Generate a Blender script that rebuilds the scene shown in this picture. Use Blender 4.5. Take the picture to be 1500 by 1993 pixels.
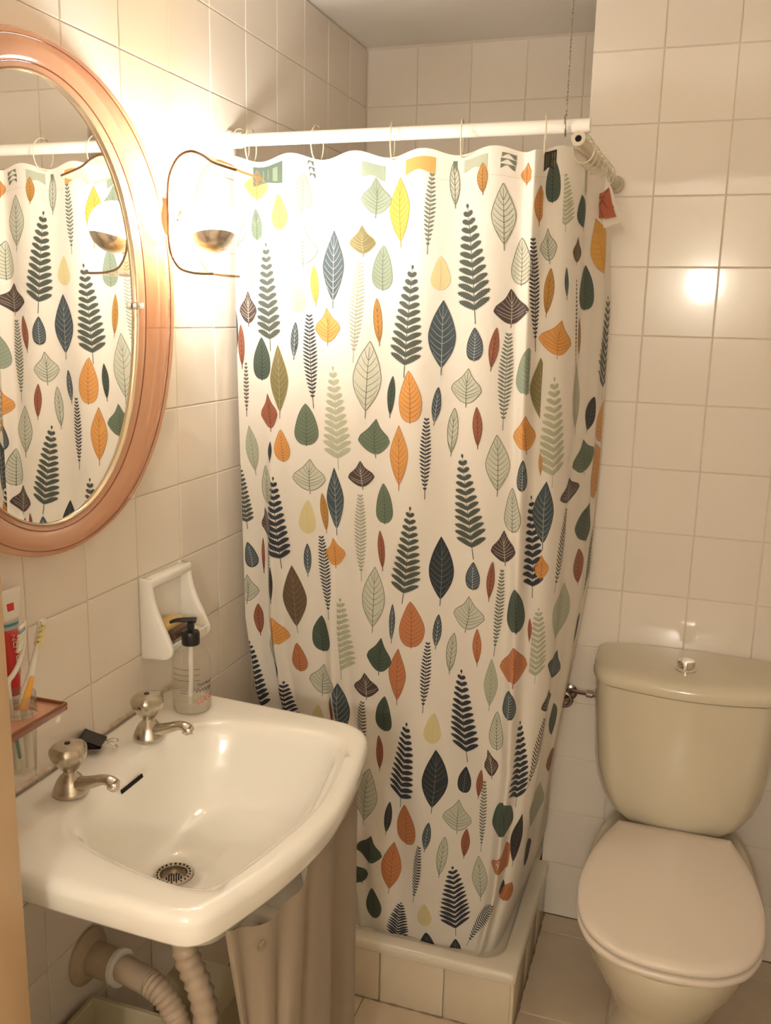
import bpy, bmesh, math, random
import numpy as np
from mathutils import Vector, Matrix

for o in list(bpy.data.objects):
    bpy.data.objects.remove(o, do_unlink=True)
scene = bpy.context.scene
COL = scene.collection
random.seed(7)
PI = math.pi

# ------------------------------------------------------------------ camera
IMG_W, IMG_H = 1500, 1993
F_PX = 1783.97
YAW, PITCH, ROLL = .3211, .2099, .0223
CAM_POS = Vector((.9408, 0.0, 1.5299))
cam_data = bpy.data.cameras.new('camera')
cam = bpy.data.objects.new('camera', cam_data)
COL.objects.link(cam)
cam_data.sensor_fit = 'VERTICAL'
cam_data.sensor_height = 24.0
cam_data.lens = 24.0 * F_PX / IMG_H
cam_data.clip_start = .02
_f = Vector((-math.sin(YAW)*math.cos(PITCH), math.cos(YAW)*math.cos(PITCH), -math.sin(PITCH)))
_r = Vector((math.cos(YAW), math.sin(YAW), 0))
_u = _r.cross(_f)
_r2 = math.cos(ROLL)*_r + math.sin(ROLL)*_u
_u2 = -math.sin(ROLL)*_r + math.cos(ROLL)*_u
cam.matrix_world = Matrix(((_r2.x, _u2.x, -_f.x, CAM_POS.x), (_r2.y, _u2.y, -_f.y, CAM_POS.y),
                           (_r2.z, _u2.z, -_f.z, CAM_POS.z), (0, 0, 0, 1)))
scene.camera = cam

# ------------------------------------------------------------------ world and exposure
world = bpy.data.worlds.new('world')
scene.world = world
world.use_nodes = True
world.node_tree.nodes['Background'].inputs[0].default_value = (1.0, .80, .58, 1)
world.node_tree.nodes['Background'].inputs[1].default_value = .02
vs = scene.view_settings
vs.view_transform = 'Standard'
vs.look = 'None'
vs.gamma = 1.0
vs.use_curve_mapping = False
vs.exposure = 1.5
BULB_COLOR = (1.0, .97, .92, 1)
BULB_STRENGTH = 63           # the bathroom wall lamp's bulb
HALL_STRENGTH = 112            # the globe lamp in the hall behind the photographer

# ------------------------------------------------------------------ materials
def srgb(r, g, b):
    f = lambda c: (c/12.92 if c <= .04045 else ((c+.055)/1.055)**2.4)
    return (f(r/255), f(g/255), f(b/255), 1)

def mat(name, color, rough=.5, metal=0., coat=0., spec=.5, noise=None, bump=None, vary=0., trans=0., ior=1.45):
    m = bpy.data.materials.new(name)
    m.use_nodes = True
    nt = m.node_tree
    b = nt.nodes['Principled BSDF']
    b.inputs['Base Color'].default_value = color
    b.inputs['Roughness'].default_value = rough
    b.inputs['Metallic'].default_value = metal
    b.inputs['Coat Weight'].default_value = coat
    b.inputs['Coat Roughness'].default_value = .08
    b.inputs['Specular IOR Level'].default_value = spec
    b.inputs['Transmission Weight'].default_value = trans
    b.inputs['IOR'].default_value = ior
    src = None
    if noise:
        scale, amount, col2 = noise
        tc = nt.nodes.new('ShaderNodeTexCoord')
        nz = nt.nodes.new('ShaderNodeTexNoise')
        nz.inputs['Scale'].default_value = scale
        nz.inputs['Detail'].default_value = 6
        nt.links.new(tc.outputs['Object'], nz.inputs['Vector'])
        rmp = nt.nodes.new('ShaderNodeMapRange')
        rmp.inputs['From Min'].default_value = .35
        rmp.inputs['From Max'].default_value = .75
        rmp.inputs['To Max'].default_value = amount
        nt.links.new(nz.outputs['Fac'], rmp.inputs['Value'])
        mx = nt.nodes.new('ShaderNodeMix')
        mx.data_type = 'RGBA'
        mx.inputs[6].default_value = color
        mx.inputs[7].default_value = col2
        nt.links.new(rmp.outputs[0], mx.inputs[0])
        src = mx.outputs[2]
    if vary:
        oi = nt.nodes.new('ShaderNodeObjectInfo')
        mr = nt.nodes.new('ShaderNodeMapRange')
        mr.inputs['To Min'].default_value = 1-vary
        mr.inputs['To Max'].default_value = 1+vary*.4
        nt.links.new(oi.outputs['Random'], mr.inputs['Value'])
        hs = nt.nodes.new('ShaderNodeHueSaturation')
        hs.inputs['Color'].default_value = color
        if src:
            nt.links.new(src, hs.inputs['Color'])
        nt.links.new(mr.outputs[0], hs.inputs['Value'])
        src = hs.outputs['Color']
    if src:
        nt.links.new(src, b.inputs['Base Color'])
    if bump:
        scale, strength = bump
        tc = nt.nodes.new('ShaderNodeTexCoord')
        nz = nt.nodes.new('ShaderNodeTexNoise')
        nz.inputs['Scale'].default_value = scale
        nz.inputs['Detail'].default_value = 3
        nt.links.new(tc.outputs['Object'], nz.inputs['Vector'])
        bp = nt.nodes.new('ShaderNodeBump')
        bp.inputs['Strength'].default_value = strength
        bp.inputs['Distance'].default_value = .002
        nt.links.new(nz.outputs['Fac'], bp.inputs['Height'])
        nt.links.new(bp.outputs['Normal'], b.inputs['Normal'])
    return m

def acrylic(name, tint, body, body_share, rough=.08):
    """tinted see-through plastic: coloured body colour + tinted see-through + gloss"""
    m = bpy.data.materials.new(name)
    m.use_nodes = True
    nt = m.node_tree
    b = nt.nodes['Principled BSDF']
    b.inputs['Base Color'].default_value = body
    b.inputs['Roughness'].default_value = rough
    b.inputs['Coat Weight'].default_value = .5
    b.inputs['Coat Roughness'].default_value = .05
    tr = nt.nodes.new('ShaderNodeBsdfTransparent')
    tr.inputs[0].default_value = tint
    gl = nt.nodes.new('ShaderNodeBsdfGlossy')
    gl.inputs['Roughness'].default_value = .06
    lw_ = nt.nodes.new('ShaderNodeLayerWeight')
    lw_.inputs['Blend'].default_value = .5
    pw = nt.nodes.new('ShaderNodeMath'); pw.operation = 'POWER'; pw.inputs[1].default_value = 4.0
    ma = nt.nodes.new('ShaderNodeMath'); ma.operation = 'MULTIPLY_ADD'; ma.inputs[1].default_value = .45; ma.inputs[2].default_value = .035
    nt.links.new(lw_.outputs['Facing'], pw.inputs[0])
    nt.links.new(pw.outputs[0], ma.inputs[0])
    m1 = nt.nodes.new('ShaderNodeMixShader')
    nt.links.new(ma.outputs[0], m1.inputs[0])
    nt.links.new(tr.outputs[0], m1.inputs[1])
    nt.links.new(gl.outputs[0], m1.inputs[2])
    m2 = nt.nodes.new('ShaderNodeMixShader')
    m2.inputs[0].default_value = body_share
    nt.links.new(m1.outputs[0], m2.inputs[1])
    nt.links.new(b.outputs[0], m2.inputs[2])
    nt.links.new(m2.outputs[0], nt.nodes['Material Output'].inputs[0])
    return m

def emission(name, color, strength):
    m = bpy.data.materials.new(name)
    m.use_nodes = True
    nt = m.node_tree
    nt.nodes.remove(nt.nodes['Principled BSDF'])
    e = nt.nodes.new('ShaderNodeEmission')
    e.inputs[0].default_value = color
    e.inputs[1].default_value = strength
    nt.links.new(e.outputs[0], nt.nodes['Material Output'].inputs[0])
    return m

def cloth(name, color, trans=.25, weave=900):
    m = bpy.data.materials.new(name)
    m.use_nodes = True
    nt = m.node_tree
    b = nt.nodes['Principled BSDF']
    b.inputs['Base Color'].default_value = color
    b.inputs['Roughness'].default_value = .75
    b.inputs['Sheen Weight'].default_value = .1
    t = nt.nodes.new('ShaderNodeBsdfTranslucent')
    t.inputs[0].default_value = color
    mx = nt.nodes.new('ShaderNodeMixShader')
    mx.inputs[0].default_value = trans
    nt.links.new(b.outputs[0], mx.inputs[1])
    nt.links.new(t.outputs[0], mx.inputs[2])
    nt.links.new(mx.outputs[0], nt.nodes['Material Output'].inputs[0])
    tc = nt.nodes.new('ShaderNodeTexCoord')
    nz = nt.nodes.new('ShaderNodeTexNoise')
    nz.inputs['Scale'].default_value = weave
    nt.links.new(tc.outputs['Object'], nz.inputs['Vector'])
    bp = nt.nodes.new('ShaderNodeBump')
    bp.inputs['Strength'].default_value = .15
    bp.inputs['Distance'].default_value = .0005
    nt.links.new(nz.outputs['Fac'], bp.inputs['Height'])
    nt.links.new(bp.outputs['Normal'], b.inputs['Normal'])
    return m

M = {}
M['tile'] = mat('glazed_wall_tile', (.85, .765, .655, 1), rough=.065, vary=.03, bump=(14, .03))
M['plinth_tile'] = mat('plinth_tile', (.70, .59, .43, 1), rough=.14, vary=.03)
M['grout'] = mat('tile_grout', (.80, .70, .58, 1), rough=.8, noise=(9, .35, (.60, .48, .36, 1)))
M['floor_tile'] = mat('floor_tile_beige', (.64, .52, .37, 1), rough=.32, noise=(16, .35, (.50, .38, .26, 1)), vary=.06)
M['floor_grout'] = mat('floor_grout', (.25, .17, .11, 1), rough=.9)
M['ceiling'] = mat('ceiling_plaster', (.95, .90, .83, 1), rough=.85, bump=(30, .15))
M['plaster'] = mat('hall_plaster', (.80, .73, .62, 1), rough=.85, bump=(40, .2))
M['wood'] = mat('door_frame_varnish', (.60, .42, .24, 1), rough=.35, noise=(5, .4, (.52, .34, .18, 1)))
M['ceramic'] = mat('basin_ceramic', (.90, .86, .77, 1), rough=.10, coat=.6)
M['toilet_ceramic'] = mat('toilet_ceramic', (.70, .62, .46, 1), rough=.12, coat=.5)
M['seat_plastic'] = mat('toilet_seat_plastic', (.78, .68, .56, 1), rough=.28)
M['tray_ceramic'] = mat('tray_ceramic', (.74, .66, .52, 1), rough=.14, coat=.4)
M['chrome'] = mat('worn_chrome', (.62, .57, .48, 1), rough=.24, metal=1., noise=(60, .6, (.42, .37, .30, 1)))
M['bright_chrome'] = mat('bright_chrome', (.80, .77, .72, 1), rough=.10, metal=1.)
M['drain_steel'] = mat('drain_steel', (.45, .39, .31, 1), rough=.28, metal=1., noise=(80, .6, (.26, .21, .16, 1)))
M['dark_chrome'] = mat('tarnished_chrome', (.36, .30, .27, 1), rough=.25, metal=1.)
M['black_plastic'] = mat('black_plastic', (.012, .011, .012, 1), rough=.3)
M['black_hole'] = mat('dark_opening', (.01, .008, .006, 1), rough=.9)
M['white_paint'] = mat('white_enamelled_tube', (.84, .79, .70, 1), rough=.25, coat=.3)
M['ring_plastic'] = acrylic('curtain_ring_plastic', (.95, .9, .8, 1), (.80, .72, .55, 1), .55)
M['amber'] = acrylic('amber_acrylic_frame', (.98, .75, .58, 1), (.80, .45, .29, 1), .44)
M['amber_edge'] = acrylic('amber_acrylic_edge', (.66, .32, .18, 1), (.32, .12, .055, 1), .62)
M['lamp_amber'] = acrylic('lamp_acrylic', (.97, .91, .79, 1), (.55, .38, .16, 1), .15)
M['lamp_edge'] = acrylic('lamp_acrylic_edge', (.5, .35, .18, 1), (.16, .08, .03, 1), .7)
M['mirror'] = mat('mirror_silver', (.93, .93, .91, 1), rough=.0, metal=1.)
M['mirror_edge'] = mat('mirror_bevel', (.80, .66, .46, 1), rough=.12, metal=.7)
M['bulb'] = emission('lit_bulb_glass', BULB_COLOR, BULB_STRENGTH)
M['crown'] = mat('bulb_silver_crown', (.88, .84, .78, 1), rough=.20, metal=1.)
M['hall_glow'] = emission('lit_hall_globe', (1.0, .95, .87, 1), HALL_STRENGTH)
M['curtain'] = cloth('curtain_polyester', (.87, .80, .69, 1), .22)
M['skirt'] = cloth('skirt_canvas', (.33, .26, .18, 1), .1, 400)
M['glass'] = acrylic('clear_glass', (.96, .95, .92, 1), (.8, .78, .7, 1), .06)
M['print_dark'] = mat('bottle_print_dark', (.10, .08, .07, 1), rough=.6)
M['print_pink'] = mat('bottle_print_pink', (.70, .36, .30, 1), rough=.6)
M['soap_liquid'] = acrylic('clear_soap', (.97, .95, .90, 1), (.86, .80, .68, 1), .35)
M['white_plastic'] = mat('white_plastic', (.82, .78, .70, 1), rough=.35)
M['pipe_plastic'] = mat('pipe_plastic', (.52, .40, .28, 1), rough=.45, noise=(60, .4, (.45, .32, .22, 1)))
M['mould'] = mat('mould_stained_joint', (.34, .24, .16, 1), rough=.8, noise=(40, .9, (.10, .06, .04, 1)))
M['caulk'] = mat('stained_sealant', (.76, .63, .47, 1), rough=.7, noise=(45, .75, (.36, .20, .10, 1)))
M['soap'] = mat('soap_bar', (.66, .44, .17, 1), rough=.45)
M['brush_brown'] = mat('brush_brown_plastic', (.10, .055, .035, 1), rough=.35)
M['box_card'] = mat('storage_box_fabric', (.52, .44, .28, 1), rough=.8, noise=(9, .3, (.44, .36, .22, 1)))
M['paste_red'] = mat('toothpaste_red', (.62, .045, .035, 1), rough=.3)
M['paste_white'] = mat('toothpaste_white', (.82, .77, .68, 1), rough=.3)
M['paste_teal'] = mat('toothpaste_teal', (.12, .26, .24, 1), rough=.3)
M['paste_blue'] = mat('toothpaste_blue', (.42, .52, .58, 1), rough=.3)
M['brush_yellow'] = mat('toothbrush_yellow_rubber', (.86, .45, .08, 1), rough=.5)
M['bristle'] = mat('toothbrush_bristles', (.82, .76, .58, 1), rough=.7)
M['bristle_y'] = mat('toothbrush_bristles_yellow', (.74, .62, .25, 1), rough=.7)
M['bristle_b'] = mat('toothbrush_bristles_blue', (.28, .36, .48, 1), rough=.7)
M['green_plastic'] = mat('toothbrush_green', (.10, .32, .22, 1), rough=.4)

# ------------------------------------------------------------------ helpers
def link(name, me, m, parent=None):
    o = bpy.data.objects.new(name, me)
    COL.objects.link(o)
    if m is not None and not me.materials:
        me.materials.append(m)
    if parent is not None:
        o.parent = parent
        o.matrix_parent_inverse = Matrix.Translation(-Vector(parent.location))
    return o

def mesh(name, verts, faces, m, parent=None, smooth=True, angle=None):
    me = bpy.data.meshes.new(name)
    me.from_pydata([tuple(v) for v in verts], [], faces)
    bm = bmesh.new(); bm.from_mesh(me)
    bmesh.ops.recalc_face_normals(bm, faces=bm.faces)
    bm.to_mesh(me); bm.free()
    me.update()
    if smooth:
        me.polygons.foreach_set('use_smooth', [True]*len(me.polygons))
        if angle is not None:
            me.set_sharp_from_angle(angle=math.radians(angle))
    return link(name, me, m, parent)

def from_bm(name, bm, m, parent=None, smooth=True, angle=40):
    me = bpy.data.meshes.new(name)
    bmesh.ops.recalc_face_normals(bm, faces=bm.faces)
    bm.to_mesh(me); bm.free()
    if smooth:
        me.polygons.foreach_set('use_smooth', [True]*len(me.polygons))
        if angle is not None:
            me.set_sharp_from_angle(angle=math.radians(angle))
    return link(name, me, m, parent)

def thing(name, label, cat, loc=(0, 0, 0), group=None):
    o = bpy.data.objects.new(name, None)
    COL.objects.link(o)
    o.location = loc
    o.empty_display_size = .05
    tag(o, label, cat, group)
    return o

def tag(o, label, cat, group=None):
    o['label'] = label
    o['category'] = cat
    if group:
        o['group'] = group
    return o

def struct(o):
    o['kind'] = 'structure'
    return o

def bm_box(bm, lo, hi, bevel=0., seg=2):
    r = bmesh.ops.create_cube(bm, size=1)
    vs_ = r['verts']
    c = [(lo[i]+hi[i])/2 for i in range(3)]
    s = [abs(hi[i]-lo[i]) for i in range(3)]
    for v in vs_:
        v.co = Vector((c[0]+v.co.x*s[0], c[1]+v.co.y*s[1], c[2]+v.co.z*s[2]))
    if bevel:
        es = set()
        for v in vs_:
            es.update(v.link_edges)
        bmesh.ops.bevel(bm, geom=list(es), offset=bevel, segments=seg, profile=.5, affect='EDGES')

def box(name, lo, hi, m, parent=None, bevel=0., seg=2):
    bm = bmesh.new()
    bm_box(bm, lo, hi, bevel, seg)
    return from_bm(name, bm, m, parent)

def loft(rings, closed=True, cap0=False, cap1=False):
    n = len(rings[0])
    verts = [tuple(q) for r in rings for q in r]
    faces = []
    for i in range(len(rings)-1):
        for j in range(n if closed else n-1):
            k = (j+1) % n
            faces.append((i*n+j, i*n+k, (i+1)*n+k, (i+1)*n+j))
    if cap0:
        faces.append(tuple(range(n))[::-1])
    if cap1:
        faces.append(tuple((len(rings)-1)*n+j for j in range(n)))
    return verts, faces

def lathe(name, prof, c, m, parent=None, seg=32, axis='z', lobes=None, angle=35, caps=True):
    """prof: (radius, height) pairs; axis x, y or z"""
    rings = []
    for r, h in prof:
        ring = []
        for j in range(seg):
            t = 2*PI*j/seg
            rr = r*(1+(lobes[1]*math.cos(lobes[0]*t) if lobes else 0))
            a, b = rr*math.cos(t), rr*math.sin(t)
            q = {'z': (a, b, h), 'x': (h, a, b), 'y': (a, h, b)}[axis]
            ring.append((c[0]+q[0], c[1]+q[1], c[2]+q[2]))
        rings.append(ring)
    v, f = loft(rings, True, caps, caps)
    return mesh(name, v, f, m, parent, True, angle)

def tube_rings(pts, radii, seg=12, flat=None):
    pts = [Vector(q) for q in pts]
    rings = []
    up = Vector((0, 0, 1))
    prev = None
    for i, q in enumerate(pts):
        d = (pts[min(i+1, len(pts)-1)] - pts[max(i-1, 0)]).normalized()
        if prev is None:
            ref = up if abs(d.z) < .9 else Vector((1, 0, 0))
            s = d.cross(ref).normalized()
        else:
            s = (prev - d*prev.dot(d)).normalized()
        prev = s
        t = d.cross(s)
        r = radii[i] if isinstance(radii, (list, tuple)) else radii
        fl = flat[i] if isinstance(flat, (list, tuple)) else (flat or 1)
        rings.append([q + s*(r*math.cos(2*PI*j/seg)) + t*(r*fl*math.sin(2*PI*j/seg)) for j in range(seg)])
    return rings

def tube(name, pts, r, m, parent=None, seg=12, flat=None, caps=True, angle=50):
    v, f = loft(tube_rings(pts, r, seg, flat), True, caps, caps)
    return mesh(name, v, f, m, parent, True, angle)

def spline(pts, n, closed=False):
    """Catmull-Rom through pts, n samples per span"""
    pts = [Vector(q) for q in pts]
    N = len(pts)
    out = []
    spans = N if closed else N-1
    for i in range(spans):
        g = lambda k: pts[k % N] if closed else pts[min(max(k, 0), N-1)]
        a, b, c, d = g(i-1), g(i), g(i+1), g(i+2)
        for s in range(n):
            t = s/n
            out.append(.5*((2*b)+(c-a)*t+(2*a-5*b+4*c-d)*t*t+(3*b-a-3*c+d)*t**3))
    if not closed:
        out.append(pts[-1])
    return out

def torus_pts(c, R, axis, n=20):
    ax = Vector(axis).normalized()
    s = ax.cross(Vector((0, 0, 1)) if abs(ax.z) < .9 else Vector((1, 0, 0))).normalized()
    t = ax.cross(s)
    return [Vector(c)+s*(R*math.cos(2*PI*i/n))+t*(R*math.sin(2*PI*i/n)) for i in range(n)]

def ring_mesh(name, c, R, r, axis, m, parent=None, n=28, seg=8, squash=1.):
    ax = Vector(axis).normalized()
    s = ax.cross(Vector((0, 0, 1)) if abs(ax.z) < .9 else Vector((1, 0, 0))).normalized()
    t = ax.cross(s)
    rings = []
    for i in range(n):
        a = 2*PI*i/n
        d = s*math.cos(a)+t*math.sin(a)*squash
        q = Vector(c)+d*R
        dd = d.normalized()
        rings.append([q+dd*(r*math.cos(2*PI*j/seg))+ax*(r*math.sin(2*PI*j/seg)) for j in range(seg)])
    v, f = loft(rings+[rings[0]], True)
    return mesh(name, v, f, m, parent, True)

def join(o, *others):
    """merge meshes of one part into a single mesh object"""
    bm = bmesh.new()
    for q in (o,)+others:
        bm.from_mesh(q.data)
    bm.to_mesh(o.data); bm.free()
    for q in others:
        bpy.data.objects.remove(q, do_unlink=True)
    return o

# ------------------------------------------------------------------ the room
CEIL = 2.255
Y_TOI = 2.18                    # wall behind the toilet
X_TOI = .6663                   # its left edge, the corner of the shower recess
Y_BACK = 2.58
X_RIGHT = 1.45
Y_DOOR0, Y_DOOR1 = .68, .80     # wall with the door opening
T = .15
JOINT = .0018

def tile_mesh(w, h):
    bm = bmesh.new()
    bm_box(bm, (-w/2+JOINT/2, -h/2+JOINT/2, -.006), (w/2-JOINT/2, h/2-JOINT/2, 0.0), .0016, 2)
    me = bpy.data.meshes.new('tile')
    bmesh.ops.recalc_face_normals(bm, faces=bm.faces)
    bm.to_mesh(me); bm.free()
    return me
TILE_CACHE = {}
def get_tile(w, h, m):
    k = (round(w, 4), round(h, 4), m.name)
    if k not in TILE_CACHE:
        me = tile_mesh(w, h)
        me.materials.append(m)
        TILE_CACHE[k] = me
    return TILE_CACHE[k]

def tile_wall(parent, origin, ux, uy, us, vs_, m, tilt=.0035, name='tile'):
    """tiles between successive edges us (along ux) and vs_ (along uy), faces at the plane through origin"""
    ux, uy = Vector(ux), Vector(uy)
    n = ux.cross(uy)
    rot = Matrix((ux, uy, n)).transposed()
    for i in range(len(us)-1):
        for j in range(len(vs_)-1):
            w, h = us[i+1]-us[i], vs_[j+1]-vs_[j]
            if w < .012 or h < .012:
                continue
            o = bpy.data.objects.new(name, get_tile(w, h, m))
            COL.objects.link(o)
            o.parent = parent
            q = Vector(origin)+ux*((us[i]+us[i+1])/2)+uy*((vs_[j]+vs_[j+1])/2)
            jig = Matrix.Rotation(random.uniform(-tilt, tilt), 3, 'X') @ Matrix.Rotation(random.uniform(-tilt, tilt), 3, 'Y')
            o.matrix_local = Matrix.Translation(q) @ (rot @ jig).to_4x4()

def edges(start, stop, first, step):
    e = [start]
    q = first
    while q < stop-1e-6:
        if q > start+1e-6:
            e.append(q)
        q += step
    e.append(stop)
    return e

ROWS = edges(0, CEIL, 0, T)
# left wall, x = 0
wall_left = struct(box('wall_left', (-.10, Y_DOOR1, 0), (-.0022, Y_BACK, CEIL), M['grout']))
tile_wall(wall_left, (0, 0, 0), (0, 1, 0), (0, 0, 1), edges(Y_DOOR1, Y_BACK, .797, T), ROWS, M['tile'])
# back wall of the shower recess
wall_back = struct(box('wall_back', (-.10, Y_BACK+.0022, 0), (X_TOI+.10, Y_BACK+.10, CEIL), M['grout']))
tile_wall(wall_back, (0, Y_BACK, 0), (1, 0, 0), (0, 0, 1), edges(.002, X_TOI, .147, T), ROWS, M['tile'])
# wall behind the toilet, and the side of the recess
wall_toilet = struct(box('wall_toilet', (X_TOI+.0022, Y_TOI+.0022, 0), (X_RIGHT, Y_BACK, CEIL), M['grout']))
tile_wall(wall_toilet, (0, Y_TOI, 0), (1, 0, 0), (0, 0, 1), edges(X_TOI, X_RIGHT, X_TOI, T), ROWS, M['tile'])
tile_wall(wall_toilet, (X_TOI, 0, 0), (0, -1, 0), (0, 0, 1), [-Y_BACK+.002, -2.48, -2.33, -Y_TOI-.004], ROWS, M['tile'])
# right wall
wall_right = struct(box('wall_right', (X_RIGHT+.0022, Y_DOOR1, 0), (X_RIGHT+.10, Y_TOI+.1, CEIL), M['grout']))
tile_wall(wall_right, (X_RIGHT, 0, 0), (0, -1, 0), (0, 0, 1), [-e for e in edges(Y_DOOR1, Y_TOI, .83, T)][::-1], ROWS, M['tile'])
# wall with the door opening
bm = bmesh.new()
bm_box(bm, (-.10, Y_DOOR0, 0), (.195, Y_DOOR1, CEIL))
bm_box(bm, (1.186, Y_DOOR0, 0), (X_RIGHT+.10, Y_DOOR1, CEIL))
bm_box(bm, (.195, Y_DOOR0, 2.06), (1.186, Y_DOOR1, CEIL))
wall_front = struct(from_bm('wall_front', bm, M['plaster'], None, False))
bm = bmesh.new()
bm_box(bm, (.197, Y_DOOR0-.012, 0), (.221, Y_DOOR1+.004, 2.055), .003)
bm_box(bm, (.135, Y_DOOR0-.018, 0), (.221, Y_DOOR0-.001, 2.12), .004)
trim_1 = struct(from_bm('trim_1', bm, M['wood']))
bm = bmesh.new()
bm_box(bm, (1.160, Y_DOOR0-.012, 0), (1.184, Y_DOOR1+.004, 2.055), .003)
bm_box(bm, (1.160, Y_DOOR0-.018, 0), (1.246, Y_DOOR0-.001, 2.12), .004)
trim_2 = struct(from_bm('trim_2', bm, M['wood']))
trim_3 = struct(box('trim_3', (.221, Y_DOOR0-.012, 2.031), (1.160, Y_DOOR1+.004, 2.055), M['wood'], None, .003))
ceiling = struct(box('ceiling', (-.6, -1.5, CEIL), (2.0, Y_BACK+.1, CEIL+.08), M['ceiling']))
floor = struct(box('floor', (-.6, -1.5, -.08), (2.0, Y_BACK+.1, -.0025), M['floor_grout']))
fm = M['floor_tile']
tile_wall(floor, (0, 0, 0), (1, 0, 0), (0, 1, 0), edges(.0, X_RIGHT, .04, .30), edges(Y_DOOR1, Y_TOI, .906, .30), fm, .001, 'floor_tile')
tile_wall(floor, (0, 0, 0), (1, 0, 0), (0, 1, 0), edges(-.5, 1.9, .04-.6, .60), edges(-1.4, Y_DOOR1, .80-2.4, .60), fm, .001, 'floor_tile')
# the hall the photograph is taken from
wall_hall_back = struct(box('wall_hall_back', (-.6, -1.5, 0), (2.0, -1.4, CEIL), M['plaster']))
wall_hall_left = struct(box('wall_hall_left', (-.6, -1.4, 0), (-.5, Y_DOOR0, CEIL), M['plaster']))
wall_hall_right = struct(box('wall_hall_right', (1.9, -1.4, 0), (2.0, Y_DOOR0, CEIL), M['plaster']))
bm = bmesh.new()
bm_box(bm, (-.5, Y_DOOR0, 0), (-.1005, Y_DOOR1, CEIL))
bm_box(bm, (X_RIGHT+.1005, Y_DOOR0, 0), (1.9, Y_DOOR1, CEIL))
wall_hall_front = struct(from_bm('wall_hall_front', bm, M['plaster'], None, False))
HL = Vector((.93, -1.23, 1.755))
hall_lamp = thing('wall_lamp', 'white opal globe lamp on the hall wall facing the bathroom door', 'lamp', (HL.x, -1.4, HL.z))
lathe('back_plate', [(.055, -1.399), (.055, -1.385), (.045, -1.375), (.022, -1.372), (.022, -1.284)], (HL.x, 0, HL.z), M['white_paint'], hall_lamp, 32, 'y')
lathe('globe', [(.060*math.sin(PI*i/20)+.0005, -.060*math.cos(PI*i/20)) for i in range(21)], HL, M['hall_glow'], hall_lamp, 32, 'y')

# ------------------------------------------------------------------ shower tray with tiled upstand
TX1, TY0, TZ = .686, 1.722, .152
tray = thing('shower_tray', 'cream ceramic shower tray on a low tiled plinth', 'shower tray', (.34, 2.15, 0))
def rr(x0, x1, y0, y1, r, z, n=8):
    q = []
    for cx_, cy_, a0 in ((x1-r, y1-r, 0), (x0+r, y1-r, PI/2), (x0+r, y0+r, PI), (x1-r, y0+r, 1.5*PI)):
        for i in range(n+1):
            a = a0+PI/2*i/n
            q.append((cx_+r*math.cos(a), cy_+r*math.sin(a), z))
    q.append((x1, Y_TOI-.0045, z))
    q.append((x1, Y_TOI-.0035, z))
    return q[:-2]+[q[-2], q[-1]]
TB = Y_BACK-.003
xo0, xo1 = .003, TX1
def tr_ring(i0, z, r):            # inset from the outer edge
    return rr(xo0+i0, xo1-i0, TY0+i0, TB-i0, r, z)
rings = [tr_ring(.012, TZ-.026, .010), tr_ring(.001, TZ-.024, .012), tr_ring(0, TZ-.016, .012), tr_ring(0, TZ-.006, .012), tr_ring(.004, TZ-.001, .014), tr_ring(.008, TZ, .016),
         tr_ring(.034, TZ, .055), tr_ring(.038, TZ-.002, .058), tr_ring(.042, TZ-.010, .060), tr_ring(.050, TZ-.06, .066), tr_ring(.062, TZ-.085, .070), tr_ring(.085, TZ-.094, .06),
         [(.34+(q[0]-.34)*.25, 2.15+(q[1]-2.15)*.2, TZ-.102) for q in tr_ring(.09, 0, .06)]]
# the recess is narrower behind the toilet wall: cut the tray back there
rings = [[(min(q[0], X_TOI-.004) if q[1] > Y_TOI-.004 else q[0], q[1], q[2]) for q in r] for r in rings]
v, f = loft(rings, True, True, True)
mesh('tray_basin', v, f, M['tray_ceramic'], tray, True, 50)
box('plinth', (.004, TY0+.012, 0.0), (TX1-.012, Y_TOI-.003, TZ-.027), M['grout'], tray)
PH = TZ-.026
for i, (a, b) in enumerate(((.004, .077), (.077, .227), (.227, .377), (.377, .527), (.527, .676))):
    box('tile', (a+.0014, TY0+.004, .001), (b-.0014, TY0+.0119, PH-.001), M['plinth_tile'], tray, .0016)
for a, b in ((TY0+.006, 1.88), (1.88, 2.03), (2.03, Y_TOI-.004)):
    box('tile', (TX1-.0118, a+.0014, .001), (TX1-.004, b-.0014, PH-.001), M['plinth_tile'], tray, .0016)

# blackened joint where the plinth meets the floor and the wall
for pts in ([(.20, TY0+.0035, .0008), (.45, TY0+.0035, .0008), (TX1-.006, TY0+.0035, .0008)], [(TX1-.0035, TY0+.008, .0008), (TX1-.0035, 1.95, .0008), (TX1-.0035, Y_TOI-.006, .0008)]):
    sp_ = spline(pts, 24)
    tube('sealant', sp_, [.0022+.0010*math.sin(i*1.9)+.0008*math.sin(i*.7) for i in range(len(sp_))], M['mould'], tray, 6)

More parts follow.
